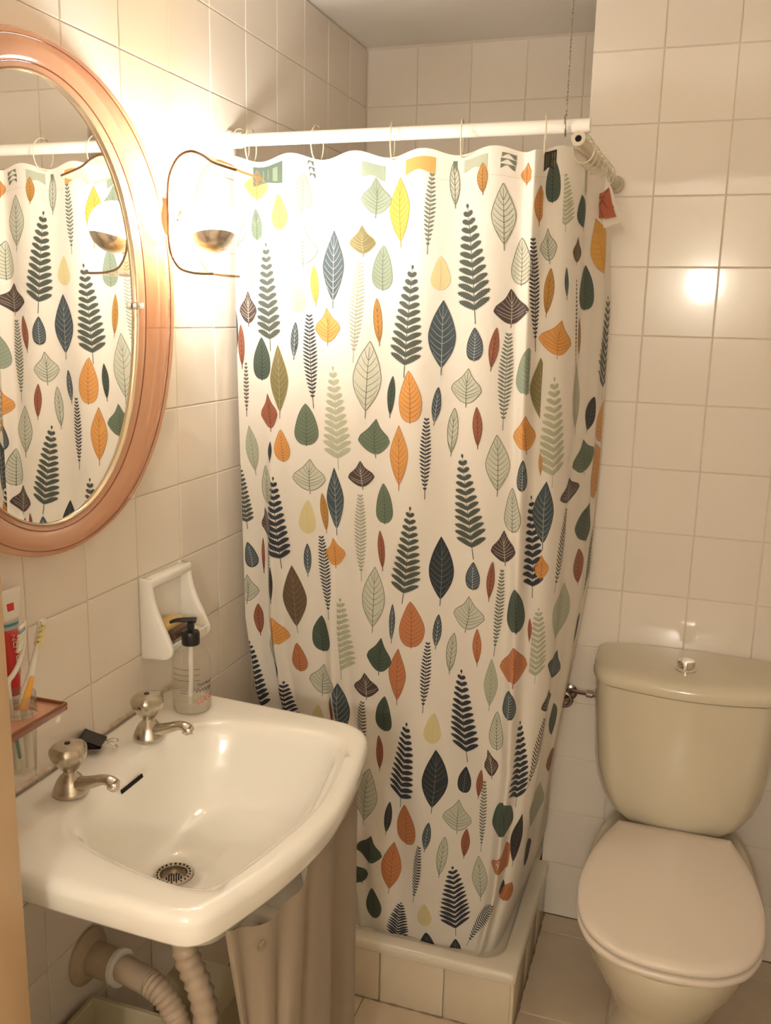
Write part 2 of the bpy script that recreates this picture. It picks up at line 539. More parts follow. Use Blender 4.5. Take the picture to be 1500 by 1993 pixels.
# ------------------------------------------------------------------ oval mirror
YC, ZC = 1.16, 1.532
def polar(co, ph):
    return co[0]+co[1]*math.sin(ph)+co[2]*math.cos(2*ph)+co[3]*math.sin(3*ph)+co[4]*math.cos(4*ph)
OUT = (.357, .005, -.019, .005, -.004)
INN = (.273, .0005, -.048, .002, .0025)
mir = thing('oval_mirror', 'oval wall mirror in a wide peach acrylic frame', 'mirror', (0.0, YC, ZC-.36))
NS = 144
def mring(s, x):
    q = []
    for j in range(NS):
        ph = 2*PI*j/NS
        r = polar(OUT, ph)*(1-s)+polar(INN, ph)*s
        q.append((x, YC+r*math.cos(ph), ZC+r*math.sin(ph)))
    return q
prof = [(.03, .003), (0.0, .020), (-.012, .027), (0, .031), (.05, .033), (.15, .0345), (.17, .0330), (.19, .0345), (.40, .034), (.62, .030), (.74, .0255), (.765, .0235), (.79, .0245), (.90, .0215), (.945, .0205)]
v, f = loft([mring(s, x) for s, x in prof], True)
mesh('frame', v, f, M['amber'], mir, True, 60)
for s_, x_ in ((.165, .0336), (.762, .0240)):
    ctr_ = mring(s_, x_)
    v, f = loft(tube_rings(ctr_+[ctr_[0]], .0011, 6), True)
    mesh('frame_groove', v, f, M['amber_edge'], mir)
v, f = loft([mring(s, x) for s, x in [(.945, .0185), (.95, .0225), (.975, .0225), (.985, .018), (1.0, .0165)]], True)
mesh('inner_rim', v, f, M['mirror_edge'], mir, True, 50)
v, f = loft([mring(1.0, .0160), mring(1.02, .0164)], True, False, True)
mesh('mirror_glass', v, f, M['mirror'], mir, False)
v, f = loft([mring(1.02, .0100), mring(.94, .0100), mring(.93, .002)], True, True, False)
mesh('backing', v, f, M['amber_edge'], mir, True, 40)
for ph in (.03, PI-.03):
    r = polar(INN, ph)
    cy_, cz_ = YC+(r+.006)*math.cos(ph), ZC+(r+.006)*math.sin(ph)
    box('mirror_clip', (.0165, cy_-.012, cz_-.006), (.0275, cy_+.010, cz_+.006), M['bright_chrome'], mir, .002)

# ------------------------------------------------------------------ wall lamp
lamp = thing('wall_lamp', 'lit globe bulb in a bent amber acrylic bracket beside the mirror', 'lamp', (0, 1.486, 1.69))
profile = spline([(.190, .0, 1.7615), (.168, 0, 1.768), (.145, 0, 1.776), (.125, 0, 1.788), (.103, 0, 1.794), (.080, 0, 1.785), (.063, 0, 1.758), (.058, 0, 1.725),
                  (.058, 0, 1.69), (.058, 0, 1.655), (.062, 0, 1.628), (.077, 0, 1.605), (.100, 0, 1.597), (.122, 0, 1.595), (.144, 0, 1.595)], 5)
LY0, LY1 = 1.437, 1.533
def sheet(name, path, th, y0, y1, m, parent):
    n = len(path)
    a, b = [], []
    for i, q in enumerate(path):
        d = (path[min(i+1, n-1)]-path[max(i-1, 0)]).normalized()
        nn = Vector((d.z, 0, -d.x))*(th/2)
        a.append(q+nn); b.append(q-nn)
    loop = a+b[::-1]
    rings = [[(q.x, y, q.z) for q in loop] for y in (y0, y0+.0006, y1-.0006, y1)]
    return loop, rings
loop, rings = sheet('b', profile, .004, LY0, LY1, None, None)
v, f = loft(rings, True)
mesh('bracket', v, f, M['lamp_amber'], lamp, True, 50)
# polished edges of the bent sheet, darker seen end-on
n = len(loop)//2
for y0, y1 in ((LY0-.0005, LY0-.0002), (LY1+.0002, LY1+.0005)):
    vv = [(q.x, y0, q.z) for q in loop]+[(q.x, y1, q.z) for q in loop]
    N2 = len(loop)
    ff = []
    for i in range(n-1):
        j0, j1 = i, i+1
        k0, k1 = N2-1-i, N2-2-i
        ff += [(j0, j1, k1, k0), (N2+j0, N2+k0, N2+k1, N2+j1)]
    for i in range(N2):
        j = (i+1) % N2
        ff.append((i, N2+i, N2+j, j))
    mesh('bracket_edge', vv, ff, M['lamp_edge'], lamp, False)
BC = Vector((.117, 1.486, 1.678))
BR = .0455
lathe('wall_plate', [(.044, .001), (.043, .010), (.036, .030), (.026, .044), (.014, .0555)], (0, 1.486, 1.690), M['amber_edge'], lamp, 32, 'x')
tube('socket', [(.0605, 1.486, 1.690), (.068, 1.486, 1.687), (.080, 1.486, 1.684)], [.019, .018, .016], M['white_plastic'], lamp, 20)
for dy, dz in ((-.026, -.004), (.026, -.010)):
    lathe('screw', [(.0055, .0605), (.0055, .064), (.003, .0665)], (0, 1.486+dy, 1.690+dz), M['bright_chrome'], lamp, 14, 'x')
AX = Vector((.16, -.20, -.96)).normalized()
bm = bmesh.new()
bmesh.ops.create_uvsphere(bm, u_segments=40, v_segments=28, radius=BR)
q = AX.to_track_quat('Z', 'Y').to_matrix()
for vv in bm.verts:
    vv.co = q @ vv.co
bm2 = bm.copy()
CUT = .48
def keep(b_, crown):
    dl = []
    for fc in b_.faces:
        c = fc.calc_center_median().dot(AX)/BR
        if (c > CUT) != crown:
            dl.append(fc)
    bmesh.ops.delete(b_, geom=dl, context='FACES')
keep(bm, False)
for vv in bm.verts:
    vv.co += BC
glass = from_bm('bulb', bm, M['bulb'], lamp, True, None)
keep(bm2, True)
for vv in bm2.verts:
    vv.co = vv.co*1.004 + BC
from_bm('silver_crown', bm2, M['crown'], glass, True, None)

# ------------------------------------------------------------------ curtain rail
RY, RZ, RR = 1.768, 1.872, .0125
rail = thing('curtain_rail', 'white enamelled curtain rail across the front of the shower', 'curtain rail', (0, RY, RZ))
tube('rail_tube', [(.014, RY, RZ), (.722, RY, RZ)], RR, M['white_paint'], rail, 24)
lathe('wall_flange', [(.020, .0008), (.020, .006), (.016, .010), (.0155, .030), (.013, .031)], (0, RY, RZ), M['white_paint'], rail, 28, 'x')
# elbow of the flange: the white bracket dropping down the wall
box('flange_bracket', (.0008, RY-.016, RZ-.060), (.010, RY+.016, RZ+.004), M['white_paint'], rail, .004)
side = thing('curtain_rail', 'short hollow curtain rail running back to the toilet wall', 'curtain rail', (.71, 1.96, 1.845))
e0, e1 = Vector((.706, 1.738, 1.8455)), Vector((.735, Y_TOI-.001, 1.8255))
v1, f1 = loft(tube_rings([e0, e1], .0125, 22), True)
v2, f2 = loft(tube_rings([e0, e0+(e1-e0)*.15], .0060, 22), True)
end = tube_rings([e0, e1], .0125, 22)[0]
ein = tube_rings([e0, e1], .0060, 22)[0]
ro = mesh('rail_tube', v1, f1, M['ring_plastic'], side)
vr, fr_ = loft([end, ein], True)
join(ro, mesh('r', v2, f2, None), mesh('r', vr, fr_, None))
hole = tube_rings([e0+(e1-e0)*.012, e1], .0062, 22)[0]
mesh('tube_bore', hole, [tuple(range(22))], M['black_hole'], side, False)
lathe('wall_flange', [(.019, -.0008), (.019, -.007), (.014, -.012)], (e1.x, Y_TOI, e1.z), M['ring_plastic'], side, 24, 'y')

# chain that carries the rail's free end
chain = thing('rail_chain', 'thin bead chain holding the curtain rail up to the ceiling', 'chain', (.678, RY, RZ))
ring_mesh('chain_loop', (.677, RY, RZ), .0165, .0016, (1, .15, .1), M['dark_chrome'], chain, 20, 6)
bm = bmesh.new()
zc = RZ+.020
while zc < CEIL-.012:
    r = bmesh.ops.create_icosphere(bm, subdivisions=1, radius=.0022)
    for q in r['verts']:
        q.co += Vector((.678+.004*(zc-RZ), RY, zc))
    zc += .0062
ch = from_bm('bead_chain', bm, M['dark_chrome'], chain, True, None)
ch['kind'] = 'stuff'
tube('chain_core', [(.678, RY, RZ+.016), (.6795, RY, CEIL-.004)], .0007, M['dark_chrome'], chain, 6)
lathe('ceiling_hook', [(.010, -.0005), (.010, -.003), (.003, -.006), (.003, -.014)], (.6795, RY, CEIL), M['dark_chrome'], chain, 14)

# ------------------------------------------------------------------ shower curtain
# ---- shower curtain surface: S(a, v) with a in 0..1 across the cloth, v = metres below its top edge
CZ = 1.842                      # top of the cloth
CV = 1.735                      # drop
CAF = .70                       # share of the cloth on the front bar
def _tab(z, T):
    zs = np.array([t[0] for t in T][::-1]); xs = np.array([t[1] for t in T][::-1])
    return np.interp(z, zs, xs)
T_XL = [(1.85,.010),(1.54,.010),(1.21,.016),(.86,.024),(.69,.050),(.60,.080),(.19,.165),(.10,.18)]
T_XC = [(1.85,.700),(.95,.702),(.60,.695),(.30,.662),(.19,.640),(.10,.622)]
T_XR = [(1.85,.738),(1.55,.757),(1.25,.757),(.95,.750),(.75,.728),(.54,.697),(.30,.686),(.24,.672),(.19,.648),(.10,.628)]
T_YF = [(1.85,1.774),(.5,1.776),(.20,1.795),(.10,1.80)]
T_YR = [(1.85,2.05),(.9,2.09),(.10,2.08)]
def curtain(a, v, fold=1.0):
    a = np.asarray(a, float); v = np.asarray(v, float)
    z = CZ - v
    xl, xc, xr = _tab(z, T_XL), _tab(z, T_XC), _tab(z, T_XR)
    yf, yr = _tab(z, T_YF), _tab(z, T_YR)
    # soft corner between the front run and the return run
    k = .035
    t = (a - CAF)
    sp = k*np.logaddexp(0, t/k)                     # ~ max(t, 0)
    sm = t - sp                                     # ~ min(t, 0)
    fx = (CAF + sm)/CAF
    rx = sp/(1-CAF)
    x = xl + (xc-xl)*fx + (xr-xc)*rx
    y = yf + (yr-yf)*rx
    # outward normal of the smooth path
    w = 1/(1+np.exp(-t/k))
    nx = w*.96; ny = -(1-w)*1.0 - w*.12
    low = np.clip((1.45-z)/1.2, 0, 1)
    d = .0045*np.cos(2*np.pi*(a/CAF*5.0 + .1))*(1-.4*low) * (1-w)
    d = d + (.010*low)*np.sin(2*np.pi*(a/CAF*3.3 + .35*np.sin(2.2*v) + .2)) * (1-w)
    def ridge(c, wd, amp):
        q = (a-c)/wd
        return amp*np.exp(-q*q)
    c1 = .628 + .016*low
    d = d + ridge(c1, .0135, .026 + .006*low)
    d = d - ridge(c1+.034, .018, .012)
    d = d + ridge(.078 - .012*low, .016, .026*np.clip((1.30-z)/.35, 0, 1))
    d = d - ridge(.050, .016, .014*np.clip((1.30-z)/.35, 0, 1))
    d = d + ridge(.232 - .03*low, .015, .018*np.clip((1.12-z)/.4, 0, 1))
    d = d - ridge(.262 - .03*low, .02, .010*np.clip((1.12-z)/.4, 0, 1))
    d = d + w*(.0055*np.sin(2*np.pi*(a-CAF)*5.6 + .6*np.sin(1.7*v) + .4) + .0010*np.sin(2*np.pi*(a-CAF)*15+2*v))*np.clip((z-.10)/.35, .15, 1)
    d = d * np.clip((z-.02)/.30, .25, 1)
    # gathers under the rings lift the top edge
    top = np.exp(-(v/.10))
    lift = .007*top*(np.cos(2*np.pi*(a/CAF*5.0 + .1))-.6)*(1-w)
    x = x + fold*d*nx; y = y + fold*d*ny; z = z + fold*lift
    return np.stack([x, y, z], -1)

curt = thing('shower_curtain', 'white shower curtain printed with ferns and autumn leaves', 'shower curtain', (.35, 1.80, .12))
NA, NV = 960, 260
aa = np.linspace(0, 1, NA); vvv = np.linspace(0, CV, NV)
A2, V2 = np.meshgrid(aa, vvv, indexing='ij')
P = curtain(A2.ravel(), V2.ravel())
idx = np.arange(NA*NV).reshape(NA, NV)
F4 = np.stack([idx[:-1, :-1], idx[1:, :-1], idx[1:, 1:], idx[:-1, 1:]], -1).reshape(-1, 4)
me = bpy.data.meshes.new('fabric')
me.from_pydata(P.tolist(), [], F4.tolist())
me.polygons.foreach_set('use_smooth', [True]*len(me.polygons))
link('fabric', me, M['curtain'], curt)

def cn(a, v):
    h = 1e-3
    du = curtain(a+h, v)-curtain(a-h, v)
    dv = curtain(a, v+h)-curtain(a, v-h)
    n = np.cross(du, dv)
    n /= np.linalg.norm(n, axis=-1, keepdims=True)+1e-12
    return n
CN_SIGN = -1.0 if cn(np.array([.3]), np.array([.8]))[0][1] > 0 else 1.0

# --- the print: leaf shapes laid on the cloth, in cloth coordinates
LEAVES = [
    ('P', 'or', 0.0493, 0.018, 0.0487, 0.076, 0.0258),
    ('O', 'or', 0.0985, 0.074, 0.1045, 0.143, 0.0186),
    ('O', 'sg', 0.155, 0.032, 0.1515, 0.109, 0.0185),
    ('F', 'fp', 0.2174, 0.009, 0.2275, 0.131, 0.0385),
    ('P', 'sg', 0.3094, 0.044, 0.3107, 0.111, 0.0309),
    ('E', 'ye', 0.3605, 0.044, 0.3644, 0.166, 0.0213),
    ('O', 'gd', 0.0447, 0.098, 0.0479, 0.16, 0.0114),
    ('F', 'fd', 0.067, 0.143, 0.0757, 0.361, 0.0309),
    ('P', 'ol', 0.1567, 0.138, 0.1548, 0.208, 0.0314),
    ('E', 'nv', 0.2222, 0.144, 0.2206, 0.283, 0.0241),
    ('P', 'ob', 0.2836, 0.137, 0.2865, 0.189, 0.0264),
    ('O', 'sg', 0.3279, 0.173, 0.3273, 0.259, 0.0211),
    ('E', 'sp', 0.033, 0.164, 0.0365, 0.252, 0.012),
    ('S', 'ye', 0.1768, 0.212, 0.1818, 0.288, 0.0084),
    ('O', 'py', 0.1447, 0.244, 0.1446, 0.307, 0.0163),
    ('P', 'db', 0.0267, 0.266, 0.0271, 0.329, 0.0186),
    ('N', 'np', 0.2803, 0.206, 0.2686, 0.383, 0.0194),
    ('S', 'yb', 0.3154, 0.276, 0.3218, 0.363, 0.0089),
    ('F', 'fd', 0.3941, 0.189, 0.3789, 0.404, 0.0374),
    ('P', 'or', 0.2058, 0.297, 0.2083, 0.363, 0.0291),
    ('S', 'nv', 0.1391, 0.327, 0.1339, 0.398, 0.0079),
    ('N', 'nd', 0.1675, 0.31, 0.174, 0.482, 0.0188),
    ('S', 'dk', -0.0034, 0.289, 0.0002, 0.386, 0.0049),
    ('S', 'ru', 0.01, 0.335, 0.0107, 0.42, 0.0066),
    ('O', 'dg', 0.0552, 0.36, 0.0542, 0.448, 0.0201),
    ('E', 'ob', 0.0958, 0.374, 0.0979, 0.514, 0.0223),
    ('E', 'ol', 0.3031, 0.361, 0.2939, 0.502, 0.03),
    ('F', 'fp', 0.2179, 0.391, 0.2314, 0.603, 0.035),
    ('E', 'ol', 0.0198, 0.118, 0.0063, 0.175, 0.0105),
    ('N', 'nb', 0.0191, 0.414, 0.0177, 0.516, 0.0074),
    ('P', 'ru', 0.0665, 0.478, 0.0731, 0.548, 0.0205),
    ('O', 'gd', 0.1581, 0.494, 0.1597, 0.581, 0.0256),
    ('O', 'or', 0.0992, 0.552, 0.1061, 0.619, 0.0193),
    ('E', 'sp', 0.0217, 0.548, 0.0323, 0.646, 0.0134),
    ('S', 'dk', 0.0724, 0.58, 0.0708, 0.622, 0.0046),
    ('P', 'ol', 0.1671, 0.611, 0.1662, 0.676, 0.0375),
    ('E', 'nv', 0.2222, 0.626, 0.2279, 0.757, 0.02),
    ('P', 'db', 0.2833, 0.607, 0.2882, 0.659, 0.0283),
    ('P', 'gd', 0.317, 0.518, 0.3156, 0.588, 0.0347),
    ('S', 'dg', 0.3528, 0.429, 0.3471, 0.507, 0.0082),
    ('O', 'or', 0.3879, 0.417, 0.3929, 0.52, 0.025),
    ('E', 'or', 0.3683, 0.528, 0.3703, 0.65, 0.0203),
    ('N', 'nd', 0.4279, 0.509, 0.427, 0.658, 0.0148),
    ('F', 'fd', -0.0007, 0.621, 0.0097, 0.76, 0.0188),
    ('O', 'ol', 0.0572, 0.633, 0.0622, 0.714, 0.0159),
    ('F', 'fn', 0.0795, 0.633, 0.093, 0.833, 0.0318),
    ('P', 'db', 0.05, 0.728, 0.0602, 0.787, 0.017),
    ('O', 'py', 0.162, 0.699, 0.1609, 0.773, 0.0188),
    ('S', 'yb', 0.193, 0.683, 0.2029, 0.763, 0.0084),
    ('O', 'gd', 0.3346, 0.651, 0.3385, 0.735, 0.0193),
    ('N', 'np', 0.2836, 0.677, 0.2855, 0.846, 0.0174),
    ('F', 'fd', 0.3972, 0.671, 0.3854, 0.878, 0.0353),
    ('S', 'nv', 0.1596, 0.795, 0.1603, 0.863, 0.0083),
    ('N', 'nd', 0.1904, 0.776, 0.209, 0.94, 0.0173),
    ('P', 'or', 0.2197, 0.778, 0.2258, 0.835, 0.0235),
    ('S', 'ru', 0.3277, 0.752, 0.3347, 0.832, 0.0078),
    ('O', 'nv', 0.0098, 0.807, 0.02, 0.864, 0.0139),
    ('S', 'ru', 0.0421, 0.798, 0.0412, 0.873, 0.0028),
    ('N', 'nb', 0.0636, 0.802, 0.062, 0.959, 0.0116),
    ('S', 'dk', 0.0737, 0.854, 0.0744, 0.93, 0.0045),
    ('E', 'br', 0.1222, 0.847, 0.1324, 0.985, 0.0299),
    ('E', 'ol', 0.3169, 0.832, 0.3125, 0.966, 0.027),
    ('P', 'ol', 0.0068, 0.882, 0.006, 0.941, 0.0231),
    ('S', 'dk', -0.0076, 0.952, -0.009, 1.022, 0.006),
    ('S', 'ru', 0.0285, 0.949, 0.0281, 1.018, 0.0092),
    ('P', 'or', 0.0754, 0.969, 0.0704, 1.031, 0.0385, 0.0696, None),
    ('O', 'dg', 0.1913, 0.955, 0.1902, 1.035, 0.0228),
    ('F', 'fp', 0.2353, 0.892, 0.2293, 1.074, 0.0398, 0.2282, None),
    ('S', 'nv', 0.3603, 0.908, 0.3586, 0.989, 0.0067),
    ('O', 'ro', 0.4013, 0.897, 0.4052, 0.997, 0.0275),
    ('P', 'dg', 0.3334, 0.989, 0.3229, 1.064, 0.0312),
    ('E', 'ro', 0.3753, 1.005, 0.3669, 1.122, 0.0213),
    ('N', 'nd', 0.4416, 0.984, 0.43, 1.126, 0.0144),
    ('O', 'ro', 0.1276, 1.024, 0.1274, 1.089, 0.0202),
    ('E', 'sp', 0.0685, 0.997, 0.0497, 1.085, 0.016, None, 0.0663),
    ('O', 'nv', 0.0648, 1.058, 0.0619, 1.113, 0.009),
    ('F', 'fn', 0.0012, 1.018, 0.0048, 1.185, 0.0258),
    ('F', 'fn', 0.0833, 1.103, 0.0683, 1.246, 0.0353),
    ('P', 'ol', 0.1897, 1.066, 0.1792, 1.132, 0.0333),
    ('P', 'db', 0.287, 1.075, 0.2878, 1.129, 0.0303),
    ('O', 'py', 0.1642, 1.162, 0.1422, 1.242, 0.0204),
    ('S', 'ru', 0.2023, 1.138, 0.192, 1.203, 0.0057),
    ('E', 'nv', 0.2221, 1.103, 0.2087, 1.232, 0.0223, 0.2094, None),
    ('N', 'nb', 0.2771, 1.143, 0.2552, 1.257, 0.0161),
    ('O', 'dg', 0.3349, 1.122, 0.3216, 1.204, 0.021),
    ('F', 'fn', 0.3946, 1.147, 0.3575, 1.356, 0.0378),
    ('S', 'ru', 0.305, 1.218, 0.3, 1.296, 0.0088),
    ('N', 'ng', 0.4262, 0.043, 0.4213, 0.176, 0.0137),
    ('S', 'ol', 0.4672, 0.014, 0.4726, 0.096, 0.0097),
    ('S', 'yb', 0.5253, 0.027, 0.5276, 0.08, 0.01),
    ('F', 'fd', 0.4932, 0.072, 0.5203, 0.294, 0.036),
    ('E', 'ol', 0.5665, 0.064, 0.5733, 0.173, 0.0229),
    ('O', 'py', 0.4471, 0.194, 0.4471, 0.259, 0.0188),
    ('O', 'ol', 0.6085, 0.16, 0.6116, 0.246, 0.0213),
    ('N', 'nd', 0.6309, 0.16, 0.6458, 0.348, 0.0131),
    ('E', 'or', 0.6411, 0.066, 0.641, 0.133, 0.0108, None, 0.6476),
    ('O', 'dg', 0.6686, 0.018, 0.6706, 0.097, 0.0175),
    ('F', 'fp', 0.6916, 0.031, 0.7036, 0.137, 0.0324, 0.6951, None),
    ('P', 'or', 0.6145, 0.021, 0.6129, 0.058, 0.0128, None, 0.6221),
    ('P', 'ol', 0.6633, 0.144, 0.6706, 0.2, 0.0203),
    ('P', 'br', 0.753, 0.156, 0.7516, 0.201, 0.0207),
    ('S', 'yb', 0.6754, 0.216, 0.6702, 0.3, 0.0113),
    ('S', 'nv', 0.7128, 0.214, 0.7189, 0.269, 0.0055),
    ('O', 'dg', 0.8203, 0.205, 0.8194, 0.29, 0.0435),
    ('E', 'ye', 0.8595, 0.113, 0.9093, 0.215, 0.0482),
    ('E', 'dg', 0.7616, 0.079, 0.7818, 0.137, 0.0307),
    ('E', 'nv', 0.4555, 0.278, 0.4546, 0.409, 0.028),
    ('P', 'db', 0.5908, 0.255, 0.594, 0.318, 0.0346),
    ('O', 'nv', 0.5223, 0.329, 0.5224, 0.392, 0.0171),
    ('S', 'ru', 0.5665, 0.328, 0.5582, 0.405, 0.0091),
    ('N', 'ng', 0.5905, 0.337, 0.5868, 0.505, 0.0189),
    ('P', 'or', 0.7074, 0.312, 0.6997, 0.375, 0.046),
    ('S', 'yb', 0.7874, 0.306, 0.8043, 0.377, 0.0127),
    ('N', 'nb', 0.7553, 0.233, 0.7771, 0.388, 0.0058),
    ('F', 'fd', 0.9746, 0.237, 0.9794, 0.45, 0.0886),
    ('P', 'ol', 0.5122, 0.408, 0.5086, 0.474, 0.0329),
    ('S', 'ol', 0.4851, 0.487, 0.4795, 0.577, 0.0113),
    ('S', 'ru', 0.5321, 0.482, 0.5371, 0.559, 0.0097),
    ('S', 'nv', 0.4502, 0.447, 0.443, 0.518, 0.0088),
    ('F', 'fd', 0.5009, 0.555, 0.5326, 0.765, 0.0366),
    ('E', 'ol', 0.5756, 0.535, 0.5814, 0.646, 0.0241),
    ('O', 'sg', 0.6334, 0.364, 0.6327, 0.452, 0.0231, None, 0.6377),
    ('E', 'ob', 0.6622, 0.383, 0.6719, 0.502, 0.0285, None, 0.6685),
    ('P', 'or', 0.6335, 0.494, 0.6377, 0.559, 0.0255),
    ('F', 'fp', 0.6942, 0.396, 0.7062, 0.61, 0.0425, 0.6726, None),
    ('E', 'sp', 0.7903, 0.392, 0.8099, 0.525, 0.024),
    ('S', 'dk', 0.8916, 0.466, 0.8664, 0.534, 0.0245),
    ('O', 'or', 1.0277, 0.47, 1.03, 0.573, 0.0965, None, 1.03),
    ('P', 'gd', 0.8513, 0.553, 0.8655, 0.619, 0.0548),
    ('E', 'or', 0.942, 0.571, 0.9815, 0.699, 0.0674),
    ('P', 'db', 0.7889, 0.625, 0.7957, 0.674, 0.055),
    ('O', 'nv', 0.6329, 0.58, 0.6336, 0.641, 0.0098),
    ('S', 'or', 0.6741, 0.569, 0.6769, 0.609, 0.004),
    ('E', 'nv', 0.6916, 0.624, 0.691, 0.75, 0.0267),
    ('O', 'ol', 0.6132, 0.639, 0.6175, 0.727, 0.0175),
    ('F', 'fn', 0.6527, 0.631, 0.6731, 0.84, 0.0292),
    ('O', 'dg', 0.916, 0.697, 0.9009, 0.779, 0.0589),
    ('N', 'nb', 0.7822, 0.689, 0.745, 0.841, 0.025),
    ('S', 'ru', 0.8678, 0.791, 0.8769, 0.869, 0.0247),
    ('P', 'or', 0.69, 0.774, 0.6917, 0.822, 0.0192),
    ('N', 'nd', 1.03, 0.746, 0.9671, 0.915, 0.0359),
    ('E', 'nk', 0.4633, 0.753, 0.4646, 0.888, 0.0277),
    ('P', 'db', 0.5988, 0.727, 0.6034, 0.79, 0.0265),
    ('O', 'nv', 0.5375, 0.797, 0.5374, 0.855, 0.0159),
    ('S', 'ru', 0.5779, 0.793, 0.5733, 0.87, 0.0078),
    ('N', 'ng', 0.5985, 0.807, 0.5919, 0.973, 0.0124),
    ('O', 'dg', 0.6301, 0.842, 0.6369, 0.933, 0.0197),
    ('P', 'ol', 0.5301, 0.871, 0.5267, 0.94, 0.0354),
    ('S', 'nv', 0.4625, 0.921, 0.4578, 0.993, 0.0093),
    ('S', 'ol', 0.4999, 0.957, 0.4891, 1.044, 0.0116),
    ('S', 'ro', 0.552, 0.938, 0.5548, 1.013, 0.0091),
    ('F', 'fn', 0.5178, 1.012, 0.5296, 1.217, 0.0377),
    ('E', 'sp', 0.5867, 1.0, 0.5853, 1.104, 0.0149),
    ('P', 'ro', 0.6345, 0.964, 0.638, 1.04, 0.0352, None, 0.6801),
    ('O', 'nv', 0.6309, 1.059, 0.6314, 1.122, 0.0151),
    ('F', 'fp', 0.6893, 0.868, 0.6972, 1.032, 0.0354, 0.6801, None),
    ('S', 'ru', 0.6711, 0.911, 0.6751, 0.958, 0.0055),
    ('E', 'sp', 0.8103, 0.854, 0.7707, 0.968, 0.0569),
    ('S', 'dk', 0.9603, 0.965, 0.9186, 1.029, 0.0249),
    ('P', 'nv', 0.8085, 1.005, 0.7851, 1.058, 0.0563),
    ('P', 'db', 0.7635, 1.08, 0.7672, 1.126, 0.0356),
    ('S', 'dg', 0.829, 1.137, 0.8534, 1.22, 0.0249),
    ('O', 'ol', 0.6045, 1.115, 0.6058, 1.2, 0.0166),
    ('F', 'fn', 0.6611, 1.115, 0.6777, 1.312, 0.0334),
    ('N', 'nb', 0.7558, 1.144, 0.7137, 1.278, 0.026),
    ('O', 'py', 0.4545, 1.142, 0.4446, 1.212, 0.0193),
    ('E', 'nk', 0.4531, 1.226, 0.4472, 1.361, 0.0322),
    ('O', 'nk', 0.5299, 1.254, 0.5263, 1.316, 0.0181),
    ('S', 'ru', 0.5697, 1.252, 0.568, 1.317, 0.008),
    ('P', 'db', 0.5838, 1.203, 0.5968, 1.26, 0.0172),
    ('S', 'ru', 0.8754, 1.264, 0.8801, 1.325, 0.0204),
    ('E', 'ol', 0.2741, 1.299, 0.2442, 1.429, 0.0327),
    ('S', 'dk', 0.3234, 1.376, 0.3063, 1.454, 0.0104),
    ('O', 'ro', 0.3697, 1.371, 0.3683, 1.472, 0.0312),
    ('S', 'nv', 0.4402, 1.398, 0.4286, 1.468, 0.0113),
    ('P', 'ol', 0.5169, 1.336, 0.5155, 1.41, 0.0407),
    ('S', 'ru', 0.5435, 1.403, 0.5403, 1.474, 0.012),
    ('S', 'ol', 0.4839, 1.432, 0.4719, 1.527, 0.0144),
    ('P', 'dg', 0.2656, 1.464, 0.2485, 1.531, 0.0382),
    ('P', 'dg', 0.2073, 1.543, 0.2171, 1.59, 0.0329),
    ('E', 'ro', 0.3283, 1.478, 0.3085, 1.598, 0.0304),
    ('N', 'nd', 0.4121, 1.464, 0.3932, 1.603, 0.0175),
    ('F', 'fn', 0.5065, 1.485, 0.5427, 1.661, 0.0532),
    ('E', 'ol', 0.5839, 1.465, 0.6058, 1.57, 0.0241),
    ('P', 'ro', 0.6601, 1.417, 0.6716, 1.486, 0.0477, None, 0.6829),
    ('E', 'dk', 0.7049, 1.353, 0.6973, 1.473, 0.0215),
    ('O', 'dk', 0.824, 1.477, 0.77, 1.491, 0.0381),
    ('E', 'nk', 0.1262, 1.561, 0.0957, 1.684, 0.0269),
    ('O', 'dg', 0.2556, 1.6, 0.2497, 1.681, 0.0283),
    ('N', 'nb', 0.1899, 1.609, 0.1599, 1.718, 0.0155),
    ('F', 'fn', 0.3494, 1.621, 0.3387, 1.728, 0.0438),
    ('O', 'py', 0.4326, 1.613, 0.4338, 1.673, 0.0257),
    ('O', 'nk', 0.4457, 1.689, 0.4534, 1.753, 0.0311),
    ('O', 'nk', 0.5491, 1.691, 0.5562, 1.736, 0.0203),
    ('N', 'nd', 0.6447, 1.567, 0.5983, 1.688, 0.0194),
    ('O', 'ro', 0.7035, 1.527, 0.6891, 1.574, 0.0297),
    ('O', 'dk', 0.6714, 1.518, 0.6696, 1.552, 0.0119),
    ('F', 'fp', 0.1795, 1.41, 0.1452, 1.529, 0.0471),
    ('E', 'ol', 0.1271, 1.513, 0.0919, 1.572, 0.0344),
    ('N', 'ng', 0.5803, 1.276, 0.5884, 1.433, 0.0126),
    ('O', 'dg', 0.6344, 1.309, 0.6476, 1.389, 0.0313),
    ('E', 'sp', 0.8275, 1.327, 0.7956, 1.423, 0.0694),
]

